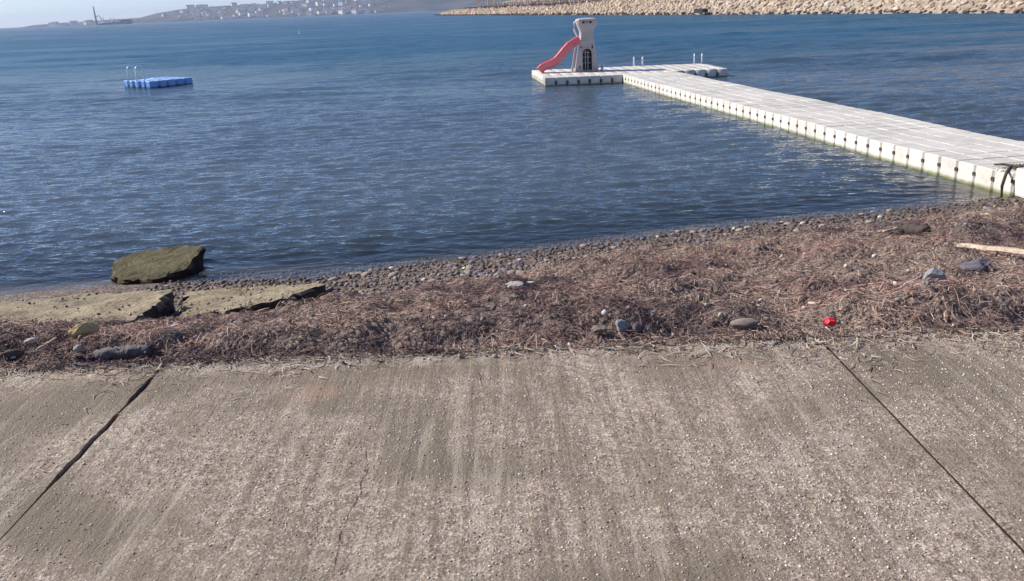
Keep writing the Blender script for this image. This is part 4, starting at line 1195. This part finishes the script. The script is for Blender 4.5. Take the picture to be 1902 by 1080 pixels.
def log(name, pxs, rad, mat, label, cat='driftwood', lift=0.02, seed=0, n=8, fork=False):
    r = random.Random(seed); P = [ground_at(*q) for q in pxs]; bm = bmesh.new(); pts = []; rr = []
    steps = 6
    for i, (a, b) in enumerate(zip(P, P[1:])):
        for k in range(steps):
            t = k / steps; pts.append(a.lerp(b, t) + Vector((0, 0, lift + r.uniform(-0.1, 0.1) * rad[0]))); rr.append((rad[i] * (1 - t) + rad[i + 1] * t) * r.uniform(0.88, 1.12))
    pts.append(P[-1] + Vector((0, 0, lift))); rr.append(rad[-1])
    tube(bm, pts, rr, n)
    c = P[0].copy()
    for v in bm.verts: v.co += Vector((r.uniform(-1, 1), r.uniform(-1, 1), r.uniform(-1, 1))) * max(rad) * 0.2 - c
    o = bm_obj(name, bm, mat, None, True); o.location = c
    return tag(o, label, cat)
def plank():
    a = ground_at(1778, 474) + Vector((0, 0, 0.09)); b = ground_at(1930, 497) + Vector((0, 0, 0.11)); d = b - a; L = d.length
    bm = bmesh.new(); r = random.Random(4)
    n = 14
    rings = []
    for k in range(n + 1):
        x = L * k / n; hw = 0.034 * (0.55 if k == 0 else 1) * r.uniform(0.93, 1.07); hh = 0.014
        rings.append([bm.verts.new((x, yv * hw, zv * hh + 0.003 * math.sin(k))) for yv, zv in ((-1, -1), (1, -1), (1.0, 0.7), (0.9, 1), (-0.9, 1), (-1, 0.7))])
    for p, q in zip(rings, rings[1:]):
        for k in range(6): bm.faces.new((p[k], p[(k + 1) % 6], q[(k + 1) % 6], q[k]))
    bm.faces.new(rings[0][::-1]); bm.faces.new(rings[-1])
    o = bm_obj('plank', bm, M['wood']); o.location = a; o.rotation_euler = d.to_track_quat('X', 'Z').to_euler()
    tag(o, 'pale bleached wooden plank lying on the wrack at the right edge', 'plank')
plank()
log('driftwood_stick', [(1502, 569), (1530, 572), (1562, 582)], [0.009, 0.008, 0.005], M['wood'], 'thin pale stick in the wrack above the red litter', seed=2)
log('driftwood_stick', [(1360, 498), (1385, 506), (1408, 507)], [0.012, 0.011, 0.008], M['darkwood'], 'short dark stick lying in the middle of the wrack', seed=3, lift=0.03)
log('driftwood_root', [(1668, 432), (1690, 436), (1708, 437), (1725, 433)], [0.03, 0.07, 0.06, 0.03], M['darkwood'], 'dark rotten root lying on the upper wrack near the water', seed=5, lift=0.05)
log('driftwood_stick', [(1640, 440), (1672, 432), (1690, 428)], [0.012, 0.014, 0.01], M['wood'], 'pale twig beside the dark rotten root', seed=6, lift=0.05)
log('driftwood_log', [(138, 672), (180, 668), (230, 662), (285, 655)], [0.012, 0.035, 0.045, 0.03], M['greywood'], 'dark grey rotten log at the paving edge by the left joint', seed=7, lift=0.015, n=9)
log('driftwood_log', [(262, 645), (330, 628), (400, 618), (455, 612)], [0.02, 0.04, 0.04, 0.02], M['greywood'], 'grey rotten log in the wrack above the left joint', seed=9, lift=0.0, n=9)
log('driftwood_stick', [(362, 574), (385, 585), (408, 598)], [0.008, 0.008, 0.006], M['darkwood'], 'thin dark stick leaning below the olive slab', seed=10, lift=0.04)
log('driftwood_stick', [(70, 660), (95, 645), (122, 628)], [0.008, 0.008, 0.005], M['wood'], 'thin tan stick beside the yellow foam chunk', seed=11, lift=0.03)
# crumpled red litter
bm = bmesh.new(); bmesh.ops.create_icosphere(bm, subdivisions=2, radius=1); rr_ = random.Random(9)
for v in bm.verts: v.co = Vector((v.co.x * 0.040, v.co.y * 0.030, v.co.z * 0.030)) * rr_.uniform(0.65, 1.15)
o = bm_obj('red_wrapper', bm, M['red']); o.location = ground_at(1541, 612) + Vector((0, 0, 0.04)); tag(o, 'crumpled bright red plastic scrap at the top of the right joint', 'litter')

# rope and weed on the near end of the dock
a = at(1846, 309, 0.36); b = at(1878, 311, 0.36); c = at(1868, 322, 0.36); e = at(1863, 352, 0.02)
bm = bmesh.new(); z6 = Vector((0, 0, 0.03)); tube(bm, [a + z6, a.lerp(b, 0.5) + z6 * 1.3, b + z6, c + z6 + Vector((0.02, 0, 0)), c + Vector((-0.06, -0.1, -0.03)), Vector((c.x - 0.10, c.y - 0.12, 0.18)), Vector((c.x - 0.09, c.y - 0.13, -0.05))], [0.016, 0.02, 0.024, 0.025, 0.025, 0.024, 0.02], 7)
for v in bm.verts: v.co -= a
o = bm_obj('mooring_rope', bm, M['rope'], None, True); o.location = a; tag(o, 'dark rope draped over the near corner of the floating dock', 'rope')
wp = at(1900, 316, 0.36)
rw = random.Random(4); bm = bmesh.new()
for k in range(160):
    c0 = Vector((rw.gauss(0, 0.16), rw.gauss(0, 0.12), 0)); h = max(0.0, 0.09 - c0.length * 0.25) * rw.random() + 0.004
    d = Vector((rw.gauss(0, 1), rw.gauss(0, 1), 0)).normalized() * rw.uniform(0.05, 0.12)
    q0, q1 = c0 - d, c0 + d; sv = Vector((-d.y, d.x, 0)).normalized() * 0.008
    v = [bm.verts.new(p) for p in (q0 - sv + Vector((0, 0, h * 0.5)), q0 + sv + Vector((0, 0, h * 0.5)), c0 + sv + Vector((0, 0, h + 0.02)), c0 - sv + Vector((0, 0, h + 0.02)), q1 + sv + Vector((0, 0, h * 0.4)), q1 - sv + Vector((0, 0, h * 0.4)))]
    bm.faces.new((v[0], v[1], v[2], v[3])); bm.faces.new((v[3], v[2], v[4], v[5]))
o = bm_obj('seaweed_clump', bm, simple_mat('dry_brown_weed', (0.13, 0.10, 0.075), 0.9, 0.4, 20)); o.location = wp + Vector((0, 0, 0.012)); tag(o, 'brown clump of dry weed on the near end of the floating dock', 'seaweed')

# ------------------------------------------------------------------ haze
HAZE = True
if HAZE:
    t = NT('air_haze'); pv = t.n('VolumePrincipled'); pv.inputs['Color'].default_value = (0.64, 0.77, 1.0, 1); pv.inputs['Density'].default_value = 0.00014; pv.inputs['Anisotropy'].default_value = 0.2
    t.l(pv.outputs[0], t.out.inputs['Volume'])
    bm = bmesh.new(); box(bm, (-7500, -500, -5), (7500, 7500, 90)); struct(bm_obj('haze', bm, t.m), 'stuff')
